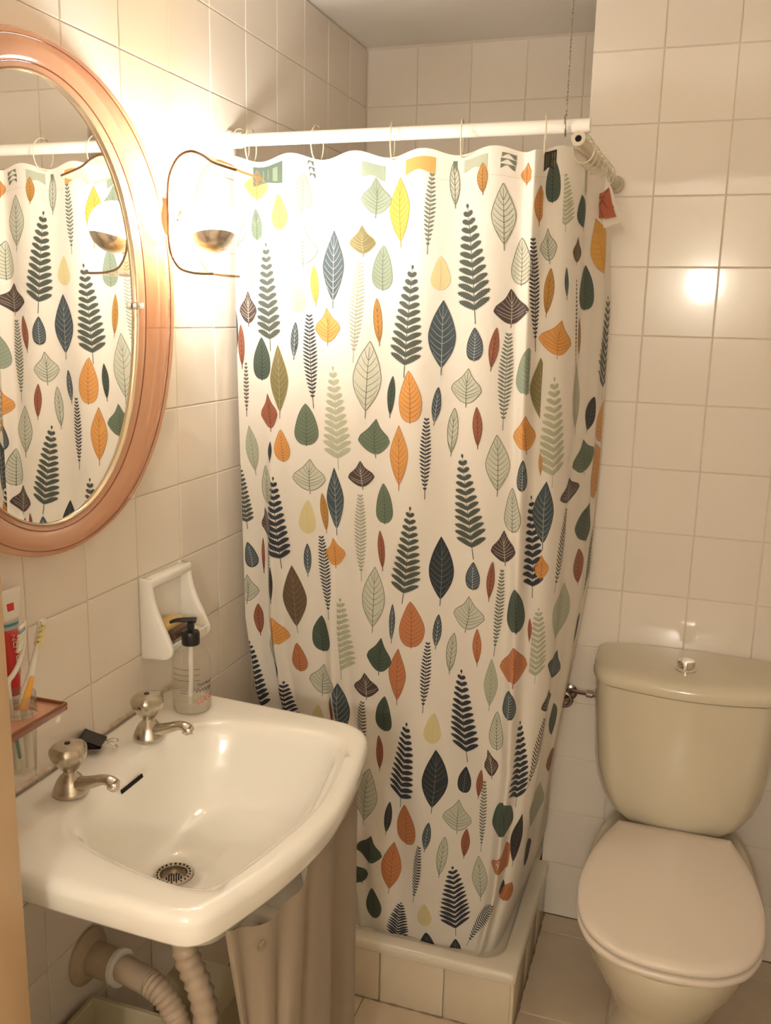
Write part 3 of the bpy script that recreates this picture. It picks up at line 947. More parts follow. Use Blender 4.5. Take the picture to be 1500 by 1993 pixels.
UM = .98                        # metres of cloth per unit of a, for keeping strokes evenly wide
PCOL = {
    'or': ((.70, .34, .09), (.42, .15, .04)), 'ye': ((.78, .42, .07), (.55, .26, .04)), 'yb': ((.52, .27, .06), (.30, .13, .03)),
    'ru': ((.36, .125, .065), (.17, .05, .025)), 'ro': ((.55, .21, .085), (.30, .085, .035)), 'sg': ((.30, .35, .25), (.17, .21, .14)),
    'sp': ((.47, .48, .35), (.30, .32, .22)), 'gd': ((.15, .19, .12), (.07, .09, .055)), 'dg': ((.075, .10, .07), (.025, .04, .025)),
    'nv': ((.055, .075, .085), (.38, .40, .37)), 'nk': ((.022, .028, .032), (.16, .17, .16)), 'py': ((.68, .58, .30), (.60, .48, .22)),
    'ob': ((.21, .17, .065), (.38, .33, .17)), 'db': ((.075, .045, .035), (.50, .45, .36)), 'br': ((.14, .085, .045), (.27, .20, .11)),
    'dk': ((.03, .027, .025), (.12, .11, .09)), 'ol': ((.60, .59, .46), (.15, .16, .11)),
    'fd': ((.075, .085, .065), (.075, .085, .065)), 'fn': ((.03, .035, .045), (.03, .035, .045)), 'fp': ((.44, .44, .30), (.30, .31, .2)),
    'nd': ((.045, .05, .06), (.045, .05, .06)), 'np': ((.38, .38, .27), (.38, .38, .27)), 'nb': ((.13, .11, .08), (.13, .11, .08)),
    'ng': ((.17, .18, .13), (.17, .18, .13)),
}
PM = {}
def pm(c):
    k = tuple(round(x, 3) for x in c)
    if k not in PM:
        PM[k] = (len(PM), cloth('print_%d' % len(PM), (*k, 1), .12))
    return PM[k][0]
pv, pf, pmi = [], [], []        # vertices as (a, v, layer)
def add_face(pts, layer, mi, clip):
    i0 = len(pv)
    for a, v in pts:
        if clip[0] is not None: a = max(a, clip[0])
        if clip[1] is not None: a = min(a, clip[1])
        pv.append((a, v, layer))
    pf.append(tuple(range(i0, i0+len(pts))))
    pmi.append(mi)
def hw(kind, p):
    p = min(max(p, 0.), 1.)
    if kind == 'O':
        return max(0., (math.sin(PI*p**.62)**.75))*(1 if p > .04 else 1)
    if kind == 'E':
        return math.sin(PI*p**.92)**.95*(1-.12*abs(2*p-1))
    if kind == 'S':
        return math.sin(PI*p)**.8
    # P: broad rhombic leaf with drawn-out tip and hollow shoulders
    if p < .38:
        t = p/.38
        return .06+.94*(t**.62)
    t = (p-.38)/.62
    return (1-t)**1.05*(1-.30*math.sin(PI*t)*t) * (1+.22*math.sin(PI*min(1, t*1.6))*(1-t))
def strip(pts, w0, w1, layer, mi, clip):
    """thin stroke through cloth points, w in metres"""
    L, R_ = [], []
    n = len(pts)
    for i, (a, v) in enumerate(pts):
        a0, v0 = pts[max(i-1, 0)]; a1, v1 = pts[min(i+1, n-1)]
        dx, dy = (a1-a0)*UM, v1-v0
        l = math.hypot(dx, dy) or 1
        w = (w0+(w1-w0)*i/(n-1))/2
        nx, ny = -dy/l*w/UM, dx/l*w
        L.append((a+nx, v+ny)); R_.append((a-nx, v-ny))
    for i in range(n-1):
        add_face([L[i], R_[i], R_[i+1], L[i+1]], layer, mi, clip)
rng = random.Random(3)
for lf in LEAVES:
    kind, sty, ta, tv, ba, bv, hwid = lf[:7]
    clip = (lf[7], lf[8]) if len(lf) > 7 else (None, None)
    fillc, linec = PCOL[sty]
    mf, ml = pm(fillc), pm(linec)
    ax = ((ta-ba)*UM, tv-bv)
    Ln = math.hypot(*ax)
    if Ln < 1e-4:
        continue
    ex = (ax[0]/Ln, ax[1]/Ln)
    ey = (-ex[1], ex[0])
    W = hwid*UM
    bend = rng.uniform(-.10, .10)*W
    def at(p, q, Ln=Ln, ex=ex, ey=ey, ba=ba, bv=bv, bend=bend):
        """p along base..tip 0..1, q sideways in metres"""
        q = q+bend*math.sin(PI*p)
        return (ba+(ex[0]*p*Ln+ey[0]*q)/UM, bv+ex[1]*p*Ln+ey[1]*q)
    if kind in 'OEPS':
        NP = 22 if Ln > .05 else 14
        NQ = 18 if W > .014 else 10 if W > .007 else 5
        prev = None
        side_l, side_r = [], []
        for i in range(NP+1):
            p = i/NP
            if kind in 'OP':
                p = p**1.25 if kind == 'O' else p
            h = hw(kind, p)*W
            wob = 1+.03*math.sin(9*p+lf[2]*40)
            dip = .035*(1 if kind == 'P' else 0)
            row = []
            for j in range(NQ+1):
                s = 2*j/NQ-1
                pp = p-(dip*abs(s)**1.5 if p < .5 else 0)
                row.append(at(pp, h*s*wob))
            side_l.append(row[0]); side_r.append(row[-1])
            if prev:
                for j in range(NQ):
                    add_face([prev[j], prev[j+1], row[j+1], row[j]], 1, mf, clip)
            prev = row
        lw = .0013 if sty in ('ol',) else .0010
        if sty != 'py':
            oc = ml if sty not in ('nv', 'nk', 'db') else mf
            strip(side_l, lw, lw, 2, oc, clip)
            strip(side_r, lw, lw, 2, oc, clip)
            # stem and midrib
            stem = {'P': .16, 'E': .11, 'S': .09, 'O': .03}[kind]
            sc_ = mf if sty in ('nv', 'nk', 'db', 'ob') else ml
            strip([at(-stem, .0), at(-stem*.5, .0), at(0.02, 0)], .0014, .0018, 2, sc_, clip)
            strip([at(t/14, 0) for t in range(14)], .0015, .0007, 3, ml, clip)
            nvn = {'O': 8, 'E': 8, 'S': 6, 'P': 6}[kind]
            if W > .0055:
                for i in range(nvn):
                    p0 = .08+.74*i/nvn
                    p1 = min(p0+(.15 if kind != 'P' else .22), .97)
                    if kind == 'P':
                        p0 = .10+.55*i/nvn; p1 = min(.30+.62*i/nvn, .95)
                    for sg in (-1, 1):
                        if rng.random() < .04:
                            continue
                        e = hw(kind, p1)*W*.90
                        strip([at(p0+(p1-p0)*t-.02*math.sin(PI*t), sg*e*t) for t in (0, .2, .4, .6, .8, 1)], .0011, .0006, 3, ml, clip)
        else:
            strip([at(t, 0) for t in (0, .3, .6, .9)], .0009, .0006, 3, ml, clip)
    elif kind == 'F':
        n = 13
        strip([at(t/8, 0) for t in range(-1, 8)], .0017, .0008, 2, mf, clip)
        step = Ln*.93/n
        for i in range(n):
            t = i/(n-1)
            p0 = .01+.86*t
            ln = W*1.02*(.95*(1-t)**.62+.07)*(.90 if i == 0 else 1)
            for sg in (-1, 1):
                jit = rng.uniform(-.06, .06)
                slope = (.62-.18*t+jit)
                m_ = 8
                wd = step*.40*(1-.25*t)
                pr = []
                for k in range(m_+1):
                    s = k/m_
                    qx = ln*s
                    py = p0+(slope*ln*(s-.22*s*s))/Ln
                    hh = wd*(.35+.65*math.sin(PI*min(1, (.18+.80*s))))*(1-s**5) if k < m_ else .00005
                    pr.append((at(py+hh/Ln, sg*qx), at(py-hh*.8/Ln, sg*qx)))
                for k in range(m_):
                    add_face([pr[k][0], pr[k][1], pr[k+1][1], pr[k+1][0]], 1, mf, clip)
                    if ln > .008 and k < m_-1:
                        u0, u1 = pr[k][0], pr[k+1][0]
                        l0, l1 = pr[k][1], pr[k+1][1]
                        tw = wd*.42
                        tip_u = (u1[0]+(ex[0]*tw+ey[0]*sg*tw*.5)/UM, u1[1]+ex[1]*tw+ey[1]*sg*tw*.5)
                        tip_l = (l1[0]+(-ex[0]*tw*.75+ey[0]*sg*tw*.5)/UM, l1[1]-ex[1]*tw*.75+ey[1]*sg*tw*.5)
                        add_face([u0, u1, tip_u], 1, mf, clip)
                        add_face([l0, l1, tip_l], 1, mf, clip)
    elif kind == 'N':
        n = max(11, int(Ln/.0075))
        strip([at(t/8, 0) for t in range(-1, 9)], .0014, .0008, 2, mf, clip)
        for i in range(n):
            t = i/(n-1)
            p0 = .02+.95*t
            ln = W*(1.0*math.sin(PI*(.16+.80*(1-t)))**.8*(1-.45*t)+.05)
            for sg in (-1, 1):
                wd = Ln/n*.30
                pr = []
                for k in range(5):
                    s = k/4
                    qx = ln*s
                    py = p0+.55*ln*s/Ln
                    hh = wd*math.sin(PI*(.12+.82*s))**.8
                    pr.append((at(py+hh/Ln, sg*qx), at(py-hh/Ln, sg*qx)))
                for k in range(4):
                    add_face([pr[k][0], pr[k][1], pr[k+1][1], pr[k+1][0]], 1, mf, clip)
# scraps of the print showing on the folded-over top hem
HEM = [('dg', .040, .012, .110, .050, .045, .058), ('gd', .055, .020, .098, .044, .05, .05), ('or', .372, .014, .432, .040, .0, .0), 
       ('sg', .282, .018, .328, .044, 0, 0), ('sp', .488, .012, .534, .034, 0, 0), ('dk', .645, .006, .675, .038, 0, 0), ('ob', .648, .010, .672, .034, 0, 0),
       ('sp', .780, .030, .805, .075, 0, 0), ('fd', .164, .006, .176, .012, 0, 0), ('fd', .166, .018, .178, .024, 0, 0), ('fd', .168, .030, .180, .036, 0, 0),
       ('ng', .562, .010, .590, .015, 0, 0), ('ng', .560, .020, .590, .025, 0, 0), ('ng', .560, .030, .588, .035, 0, 0), ('gd', .466, .012, .474, .030, 0, 0)]
for sty, a0, v0, a1, v1, _, _ in HEM:
    mi = pm(PCOL[sty][0])
    for i in range(6):
        x0, x1 = a0+(a1-a0)*i/6, a0+(a1-a0)*(i+1)/6
        add_face([(x0, v0), (x1, v0), (x1, v1-.004*math.sin(i)), (x0, v1-.004*math.sin(i-1))], 1, mi, (None, None))
pvn = np.array(pv)
pa, pvv = np.clip(pvn[:, 0], 0.0005, .9995), np.clip(pvn[:, 1], .001, CV-.001)
PP = curtain(pa, pvv)+cn(pa, pvv)*CN_SIGN*(.00045+.0002*pvn[:, 2:3])
me = bpy.data.meshes.new('leaf_print')
me.from_pydata(PP.tolist(), [], pf)
for k, (i, m_) in PM.items():
    me.materials.append(m_)
me.polygons.foreach_set('material_index', pmi)
me.polygons.foreach_set('use_smooth', [True]*len(me.polygons))
lp = link('leaf_print', me, None, curt)
lp['label'] = 'printed ferns and leaves in orange, green and dark grey'
# hem seam line
hv, hf = [], []
for i in range(0, 200):
    for v0 in (.0500, .0512):
        hv.append((i/199*.70, v0))
hva = np.array(hv)
HP = curtain(hva[:, 0], hva[:, 1])+cn(hva[:, 0], hva[:, 1])*CN_SIGN*.0004
mesh('hem_seam', HP.tolist(), [(2*i, 2*i+1, 2*i+3, 2*i+2) for i in range(199)], cloth('hem_thread', (.74, .66, .54, 1), .1), curt)
# the corner of cloth flopped over at the toilet end
fl = [(.712, 1.985, 1.805), (.731, 1.970, 1.811), (.748, 1.962, 1.790), (.758, 1.958, 1.760), (.772, 1.955, 1.728), (.755, 1.957, 1.720), (.738, 1.960, 1.714), (.722, 1.970, 1.725), (.708, 1.980, 1.745), (.704, 1.985, 1.780)]
ctr = Vector((.736, 1.950, 1.760))
vv = [ctr]+[Vector(q) for q in spline(fl, 4, True)]
nn = len(vv)-1
flap = mesh('folded_corner', vv, [(0, 1+i, 1+(i+1) % nn) for i in range(nn)], M['curtain'], curt)
RUST = cloth('print_rust', (.42, .11, .05, 1), .1)
rl = [(.745, 1.945, 1.789), (.734, 1.945, 1.780), (.712, 1.950, 1.772), (.716, 1.950, 1.748), (.722, 1.948, 1.731), (.744, 1.944, 1.730), (.763, 1.942, 1.733), (.754, 1.942, 1.755)]
mesh('folded_corner_print', [Vector(q)+Vector((0, -.006, 0)) for q in rl], [tuple(range(8))], RUST, flap, False)
vn = []
for a_, b_ in (((.744, 1.786), (.718, 1.736)), ((.740, 1.776), (.757, 1.750)), ((.734, 1.765), (.752, 1.735)), ((.728, 1.752), (.738, 1.733)), ((.737, 1.771), (.716, 1.768)), ((.731, 1.759), (.715, 1.755)), ((.725, 1.748), (.717, 1.744))):
    vn.append(tube_rings([(a_[0], 1.9385, a_[1]), (b_[0], 1.9385, b_[1])], .0005, 4))
VV, FF = [], []
for r_ in vn:
    v, f = loft(r_, True, True, True)
    o = len(VV); VV += v; FF += [tuple(i+o for i in q) for q in f]
mesh('folded_corner_veins', VV, FF, M['brush_brown'], flap)

# curtain rings
def cring(c, R, axis, label, group, squash=1.25):
    o = ring_mesh('curtain_ring', (0, 0, 0), R, .0014, axis, M['ring_plastic'], None, 28, 8, squash)
    o.location = c
    tag(o, label, 'curtain ring', group)
    return o
ring_x = [.026, .049, .194, .350, .487, .642]
names = ['curtain ring nearest the wall lamp on the front rail', 'second curtain ring from the wall lamp on the front rail', 'third curtain ring from the wall lamp on the front rail',
         'fourth curtain ring from the wall lamp on the front rail', 'fifth curtain ring from the wall lamp on the front rail', 'curtain ring on the front rail next to the chain']
for x, l in zip(ring_x, names):
    cring((x, RY+.001, RZ-.0125), .0275, (1, random.uniform(-.25, .25), 0), l, 'rings on the front curtain rail')
for k, t in enumerate((.10, .16, .22, .30, .38, .46, .54)):
    q = e0+(e1-e0)*t*1.25
    cring(q+Vector((0, 0, -.006)), .0195, (e1-e0).normalized()+Vector((random.uniform(-.3, .3), 0, random.uniform(-.2, .2))),
          '%s plastic curtain ring from the open end of the short side rail' % ('first', 'second', 'third', 'fourth', 'fifth', 'sixth', 'seventh')[k], 'rings bunched on the side rail')

# ------------------------------------------------------------------ washbasin
BZ = .800
basin = thing('washbasin', 'cream ceramic wall washbasin with two taps and a bowed front', 'washbasin', (.0, 1.18, .62))
outer = [(.002, .890), (.002, 1.02), (.002, 1.18), (.002, 1.36), (.002, 1.494), (.10, 1.496), (.248, 1.487), (.360, 1.478), (.412, 1.464), (.441, 1.432), (.460, 1.366), (.479, 1.25),
         (.483, 1.140), (.467, 1.030), (.441, .940), (.424, .895), (.406, .877), (.380, .871), (.254, .874), (.12, .880)]
inner = [(.112, 1.060), (.106, 1.18), (.112, 1.300), (.140, 1.365), (.190, 1.395), (.260, 1.405), (.335, 1.407), (.388, 1.398), (.415, 1.362), (.436, 1.27), (.447, 1.180), (.434, 1.088),
         (.412, .984), (.396, .948), (.365, .936), (.308, .941), (.231, .958), (.165, .980), (.128, 1.012)]
NB = 160
BCX, BCY = .235, 1.175
def by_angle(poly):
    sp = spline([(a, b, 0) for a, b in poly], 10, True)
    out = []
    for j in range(NB):
        t = 2*PI*j/NB
        d = Vector((math.cos(t), math.sin(t)))
        best = 0
        for i in range(len(sp)):
            a = Vector((sp[i].x-BCX, sp[i].y-BCY)); b = Vector((sp[(i+1) % len(sp)].x-BCX, sp[(i+1) % len(sp)].y-BCY))
            e = b-a
            den = d.x*e.y-d.y*e.x
            if abs(den) < 1e-12:
                continue
            s = (a.x*e.y-a.y*e.x)/den
            u = (a.x*d.y-a.y*d.x)/den
            if s > best and -1e-6 <= u <= 1+1e-6:
                best = s
        out.append(best)
    return out
RO, RI = by_angle(outer), by_angle(inner)
def bring(rad, z):
    return [(max(.0022, BCX+r*math.cos(2*PI*j/NB)), BCY+r*math.sin(2*PI*j/NB), (z(j) if callable(z) else z)) for j, r in enumerate(rad)]
off = lambda R_, d: [r-d for r in R_]
mixr = lambda A, B, t: [a*(1-t)+b*t for a, b in zip(A, B)]
DR = Vector((.219, 1.140, .652))
def toward_drain(t, z, rd=.033):
    q = []
    for j in range(NB):
        a = 2*PI*j/NB
        p0 = Vector((BCX+(RI[j]-.018)*math.cos(a), BCY+(RI[j]-.018)*math.sin(a)))
        p1 = Vector((DR.x+rd*math.cos(a), DR.y+rd*math.sin(a)))
        r = p0.lerp(p1, t)
        q.append((r.x, r.y, z))
    return q
rings = [[(DR.x+.03*math.cos(2*PI*j/NB), DR.y+.03*math.sin(2*PI*j/NB), .618) for j in range(NB)],
         bring([r*.62 for r in RI], .628), bring([r*.86 for r in RI], .680), bring(off(RO, .062), .742), bring(off(RO, .024), .7505), bring(off(RO, .012), .7515), bring(off(RO, .008), .752), bring(off(RO, .006), .756),
         bring(off(RO, .003), .770), bring(off(RO, .001), .782), bring(off(RO, .001), .787), bring(off(RO, .0035), .793), bring(off(RO, .008), .7975), bring(off(RO, .014), .7995), bring(off(RO, .021), .800),
         bring(mixr(off(RO, .021), RI, .5), .7995), bring(off(RI, -.014), .7985), bring(off(RI, -.007), .7968), bring(RI, .7935), bring(off(RI, .007), .7870), bring(off(RI, .013), .7780), toward_drain(.0, .766),
         toward_drain(.04, .748), toward_drain(.09, .729), toward_drain(.15, .711), toward_drain(.24, .694), toward_drain(.34, .680), toward_drain(.48, .669), toward_drain(.64, .662), toward_drain(.82, .656), toward_drain(1, .652),
         toward_drain(1, .640, .031), toward_drain(1, .636, .020)]
v, f = loft(rings, True, True, True)
mesh('basin_body', v, f, M['ceramic'], basin, True, 80)
# drain grid
lathe('drain_ring', [(.0212, .6480), (.0214, .6515), (.0220, .6535), (.0290, .6545), (.0300, .6525), (.0300, .650)], (DR.x, DR.y, 0), M['chrome'], basin, 40, 'z', None, 35, False)
lathe('drain_cup', [(.0203, .6438), (.0206, .6500), (.0216, .6532)], (DR.x, DR.y, 0), M['drain_steel'], basin, 40, 'z', None, 35, False)
dr = lathe('drain_grid', [(.0200, .6440), (.0200, .6450), (.0001, .6455)], (DR.x, DR.y, 0), M['chrome'], basin, 32)
bm = bmesh.new()
def disc(bm, x, y, z, r, n=10):
    vs_ = [bm.verts.new((x+r*math.cos(2*PI*i/n), y+r*math.sin(2*PI*i/n), z)) for i in range(n)]
    bm.faces.new(vs_)
for i in range(-3, 4):
    for j in range(-3, 4):
        x, y = i*.0044+(.0022 if j % 2 else 0), j*.0038
        if math.hypot(x, y) < .0125:
            disc(bm, DR.x+x, DR.y+y, .64585, .0015)
for i in range(22):
    a = 2*PI*i/22
    disc(bm, DR.x+.0258*math.cos(a), DR.y+.0258*math.sin(a), .65470, .0017)
from_bm('drain_holes', bm, M['black_hole'], basin, False)
# overflow slot in the rear wall of the bowl
def bowl_back(y, z):
    t = (z-.7)/.1
    return .112+.003
sl = box('overflow_slot', (-.0015, -.030, -.0035), (.0015, .030, .0035), M['black_hole'], None, .0012)
sl.parent = basin
sl.matrix_parent_inverse = Matrix.Translation(-Vector(basin.location))
sl.location = (.1235, 1.175, .7735)
sl.rotation_euler = (0, math.radians(-14), 0)
# stained sealant where the basin meets the tiles
bm = bmesh.new()
pts = []
for i in range(90):
    y = .885+.61*i/89
    r = .0016+.0005*math.sin(i*1.7)+.0005*math.sin(i*.53)
    pts.append((y, r))
vv, ff = [], []
for i, (y, r) in enumerate(pts):
    vv += [(.0003, y, BZ+.0020+r*1.6), (.0003+r*.7, y, BZ+.0012+r*.8), (.0026+r*1.5, y, BZ+.0002), (.002, y, BZ-.004)]
for i in range(len(pts)-1):
    for k in range(3):
        ff.append((4*i+k, 4*i+k+1, 4*i+4+k+1, 4*i+4+k))
mesh('sealant', vv, ff, M['caulk'], basin)

# ------------------------------------------------------------------ taps
def make_tap(x, y, label, turn):
    t = thing('basin_tap', label, 'tap', (x, y, BZ), 'taps on the washbasin')
    c = (x, y, BZ)
    lathe('tap_body', [(.0265, .0006), (.0275, .003), (.0270, .006), (.0240, .013), (.0205, .021), (.0165, .027), (.0125, .031), (.0100, .034), (.0100, .040)], c, M['chrome'], t, 32)
    pts = spline([(x+.002, y, BZ+.016), (x+.020, y, BZ+.018), (x+.040, y, BZ+.025), (x+.058, y, BZ+.032), (x+.070, y, BZ+.033), (x+.078, y, BZ+.029)], 5)
    n = len(pts)
    rad = [.0155-.0060*min(1, i/(n*.60)) + (.0016*max(0, (i/n-.72)/.28)) for i in range(n)]
    tube('spout', pts, rad, M['chrome'], t, 18, .80)
    lathe('aerator', [(.0085, -.006), (.0108, -.003), (.0110, .003), (.0092, .007)], (x+.0790, y, BZ+.0260), M['bright_chrome'], t, 18)
    h = lathe('handle', [(.0100, .037), (.0130, .040), (.0200, .049), (.0262, .059), (.0285, .067), (.0278, .073), (.0232, .0790), (.0130, .0815), (.001, .082)], c, M['chrome'], t, 40, 'z', (5, .055), 35)
    lathe('index_cap', [(.0046, .0815), (.0046, .0828), (.001, .0832)], (x-.002, y, BZ), M['black_plastic'], h, 16)
    for ch in t.children:
        if ch.name.startswith('handle'):
            pass
    return t
make_tap(.080, 1.078, 'chrome basin tap next to the black clip, nearest the door frame', 0)
make_tap(.087, 1.283, 'chrome basin tap nearest the soap bottle', .4)

# ------------------------------------------------------------------ binder clip
bc = thing('binder_clip', 'black binder clip with wire arms lying behind the near tap', 'clip', (.040, 1.205, BZ))
loc = Matrix.Translation(Vector((.016, 1.203, BZ+.0085))) @ Matrix.Rotation(math.radians(20), 4, 'Z') @ Matrix.Rotation(math.radians(10), 4, 'Y') @ Matrix.Diagonal((2.3, 1.15, 1.2, 1))
tri = [(-.013, 0), (-.0105, .0155), (-.0085, .0155), (-.0105, .002), (.0105, .002), (.0085, .0155), (.0105, .0155), (.013, 0)]
def xf(q):
    return loc @ Vector(q)
tri2 = [(0, .0), (.0165, .0075), (.0165, .0105), (.0, .017), (.0, .0155), (.0150, .0095), (.0150, .0085), (.0, .0015)]
rings = [[xf((a-.004, w, b)) for a, b in tri2] for w in (-.017, .017)]
v, f = loft(rings, True)
b1 = mesh('clip_body', v, f, M['black_plastic'], bc, False)
b2 = mesh('clip_spine', *loft([[xf((-.0045, w, 0.0)), xf((-.0025, w, 0.0)), xf((-.0025, w, .017)), xf((-.0045, w, .017))] for w in (-.017, .017)], True, True, True), M['black_plastic'], bc, False)
for z0, z1, s in ((.009, .006, 1.0), (.010, .016, .8)):
    w = [(.009, -.011, z0), (.013, -.008, z0), (.018, -.005, z1), (.021, -.005, z1), (.0225, .000, z1), (.021, .005, z1), (.018, .005, z1), (.013, .008, z0), (.009, .011, z0)]
    tube('wire_arm', [xf(q) for q in spline(w, 4)], .0009, M['chrome'], bc, 8)

# ------------------------------------------------------------------ soap bottle
SX, SY = .094, 1.418
sb = thing('soap_bottle', 'clear pump soap bottle with black pump beside the soap dish', 'soap bottle', (SX, SY, BZ))
c = (SX, SY, BZ)
lathe('bottle', [(.0335, .001), (.0355, .004), (.0358, .010), (.0358, .085), (.0345, .100), (.0300, .113), (.0215, .122), (.0150, .126), (.0135, .131)], c, M['glass'], sb, 40, 'z', None, 60)
lathe('liquid', [(.0330, .003), (.0340, .006), (.0340, .024), (.001, .0242)], c, M['soap_liquid'], sb, 32)
lathe('pump_collar', [(.0160, .128), (.0168, .130), (.0168, .149), (.0150, .153), (.0090, .155), (.0055, .156), (.0055, .170)], c, M['black_plastic'], sb, 28)
nz = spline([(SX+.010, SY+.004, BZ+.1745), (SX, SY, BZ+.1750), (SX-.022, SY-.010, BZ+.1740), (SX-.034, SY-.015, BZ+.1700)], 5)
tube('pump_head', nz, [.0075, .0078, .0078, .0076, .0074, .0072, .0070, .0068, .0066, .0064, .0060, .0058, .0055, .0052, .0048, .0042], M['black_plastic'], sb, 16, .62)
tube('dip_tube', [(SX, SY, BZ+.130), (SX-.001, SY, BZ+.07), (SX-.004, SY, BZ+.006)], .0042, M['white_plastic'], sb, 12)
def on_bottle(th, z, r=.0362):
    return (SX+r*math.cos(th), SY+r*math.sin(th), BZ+z)
cam_th = math.atan2(CAM_POS.y-SY, CAM_POS.x-SX)
def pstroke(pts, w=.0011):
    return tube_rings([on_bottle(cam_th+a, z) for a, z in pts], w/2, 5)
def pobj(name, strokes, m, w=.0011):
    V_, F_ = [], []
    for s in strokes:
        v, f = loft(pstroke(s, w), True, True, True)
        o = len(V_)
        V_ += v
        F_ += [tuple(i+o for i in q) for q in f]
    return mesh(name, V_, F_, m, sb)
# lines of small print on the left half, lettering and flowers on the right half
st = []
for z in (.090, .079, .0685):
    seg = [(-1.05, -.86), (-.82, -.70), (-.66, -.42), (-.38, -.14), (.12, .42)]
    for a, b in seg:
        st.append([(a+(b-a)*i/5, z+.0005*math.sin(i*2.3)) for i in range(6)])
for z in (.050, .044):
    st.append([(-.62+.36*i/7, z+.0012*math.sin(i*2.1)) for i in range(8)])
pobj('small_print', st, M['print_dark'], .0009)
st = [[(.30+.85*i/22, .060+.0035*math.sin(i*1.5)*(.7+.3*math.sin(i))) for i in range(23)], [(.10+1.05*i/26, .049+.0042*math.sin(i*1.35)) for i in range(27)]]
pobj('script_lettering', st, M['print_dark'], .0012)
fl_, lv_ = [], []
for a0, z0, R_ in ((.52, .030, .0075), (.86, .034, .0068), (.34, .026, .0048), (1.02, .026, .0055)):
    for k in range(5):
        a = 2*PI*k/5+a0
        fl_.append([(a0+R_*math.cos(a+.5*math.sin(PI*i/6)-.25)*math.sin(PI*i/6)/.0362*1.0, z0+R_*math.sin(a+.5*math.sin(PI*i/6)-.25)*math.sin(PI*i/6)) for i in range(7)])
        lv_.append([(a0+R_*.2*math.cos(a)/.0362, z0+R_*.2*math.sin(a)), (a0+R_*.9*math.cos(a+.6)/.0362, z0+R_*.9*math.sin(a+.6))])
pobj('flower_print', fl_, M['print_pink'], .0032)
pobj('flower_outline', lv_, M['print_dark'], .0008)

# ------------------------------------------------------------------ ceramic soap dish in the tiling
DY0, DY1, DZ0, DZ1 = 1.397, 1.547, .893, 1.047
dish = thing('soap_dish', 'white ceramic soap dish set into the tiled wall', 'soap dish', (0, (DY0+DY1)/2, DZ0))
def depth(z):                       # how far the cheeks stand off the wall at height z
    return float(np.interp(z, [.893, .899, .906, .918, .934, .950, .966, .983, 1.0, 1.02, 1.047], [.046, .058, .0655, .066, .0595, .052, .0435, .0360, .0300, .0260, .0235]))
zs = [DZ1-(DZ1-DZ0)*i/26 for i in range(27)]
for y0, y1 in ((DY0, DY0+.014), (DY1-.014, DY1)):
    rings = []
    for k, (dy, ins) in enumerate(((0, .005), (.002, .001), (.005, 0), (.009, 0), (.012, .001), (.014, .005))):
        loop_ = [(.0008, y0+dy, z) for z in zs[::-1]] + [(max(.002, depth(z)-ins), y0+dy, min(max(z, DZ0+ins), DZ1-ins)) for z in zs]
        rings.append(loop_)
    v, f = loft(rings, True, True, True)
    mesh('side_cheek', v, f, M['ceramic'], dish, True, 50)
box('top_lip', (.0008, DY0+.002, DZ1-.018), (.0260, DY1-.002, DZ1), M['ceramic'], dish, .005, 3)
box('back_plate', (.0008, DY0+.010, DZ0+.01), (.006, DY1-.010, DZ1-.010), M['ceramic'], dish, .001)
rings = []
for y in np.linspace(DY0+.010, DY1-.010, 8):
    rings.append([(.001, y, DZ0+.030), (.050, y, DZ0+.026), (.058, y, DZ0+.029), (.061, y, DZ0+.031), (.063, y, DZ0+.028), (.061, y, DZ0+.010), (.048, y, DZ0+.001), (.001, y, DZ0+.001)])
v, f = loft(rings, True, True, True)
mesh('dish_floor', v, f, M['ceramic'], dish, True, 40)
soap = tag(box('soap_bar', (.012, 1.414, DZ0+.0335), (.046, 1.480, DZ0+.066), M['soap'], None, .006, 3), 'tan bar of soap in the wall soap dish', 'soap')
soap.rotation_euler = (0, 0, 0)
br = thing('nail_brush', 'dark brown plastic brush in front of the soap bar', 'brush', (.054, 1.46, DZ0+.036))
box('brush_back', (.0490, 1.413, DZ0+.047), (.0640, 1.490, DZ0+.057), M['brush_brown'], br, .003)
for i in range(9):
    y = 1.419+i*.0083
    box('bristle_tuft', (.0510, y-.0026, DZ0+.0375), (.0620, y+.0026, DZ0+.0468), M['brush_brown'], br, .0012)

# ------------------------------------------------------------------ amber shelf with tumbler and brushes
SHZ = .948
TX, TY = .050, 1.013
shelf = thing('wall_shelf', 'narrow amber acrylic shelf on the tiles beneath the mirror', 'shelf', (0, .94, SHZ))
def plate_ring(hole, z, n=64):
    x0, x1, y0, y1 = .0012, .0900, .822, 1.064
    q = []
    for j in range(n):
        a = 2*PI*j/n
        dx, dy = math.cos(a), math.sin(a)
        if hole:
            q.append((TX+.0245*dx, TY+.0245*dy, z))
        else:
            t = min(((x1-TX)/dx if dx > 1e-9 else (x0-TX)/dx if dx < -1e-9 else 9), ((y1-TY)/dy if dy > 1e-9 else (y0-TY)/dy if dy < -1e-9 else 9))
            q.append((TX+t*dx, TY+t*dy, z))
    return q
v, f = loft([plate_ring(True, SHZ), plate_ring(False, SHZ), plate_ring(False, SHZ+.005), plate_ring(True, SHZ+.005), plate_ring(True, SHZ)], True)
mesh('shelf_plate', v, f, M['amber'], shelf, False)
box('front_lip', (.0895, .822, SHZ-.003), (.0935, 1.064, SHZ+.009), M['amber_edge'], shelf, .0012)
box('back_lip', (.0008, .822, SHZ), (.0040, 1.064, SHZ+.018), M['amber'], shelf, .001)
box('end_lip', (.002, 1.0605, SHZ), (.0895, 1.0645, SHZ+.009), M['amber_edge'], shelf, .001)
tum = thing('tumbler', 'clear plastic tumbler holding the toothbrushes, set in the amber shelf', 'tumbler', (TX, TY, .862))
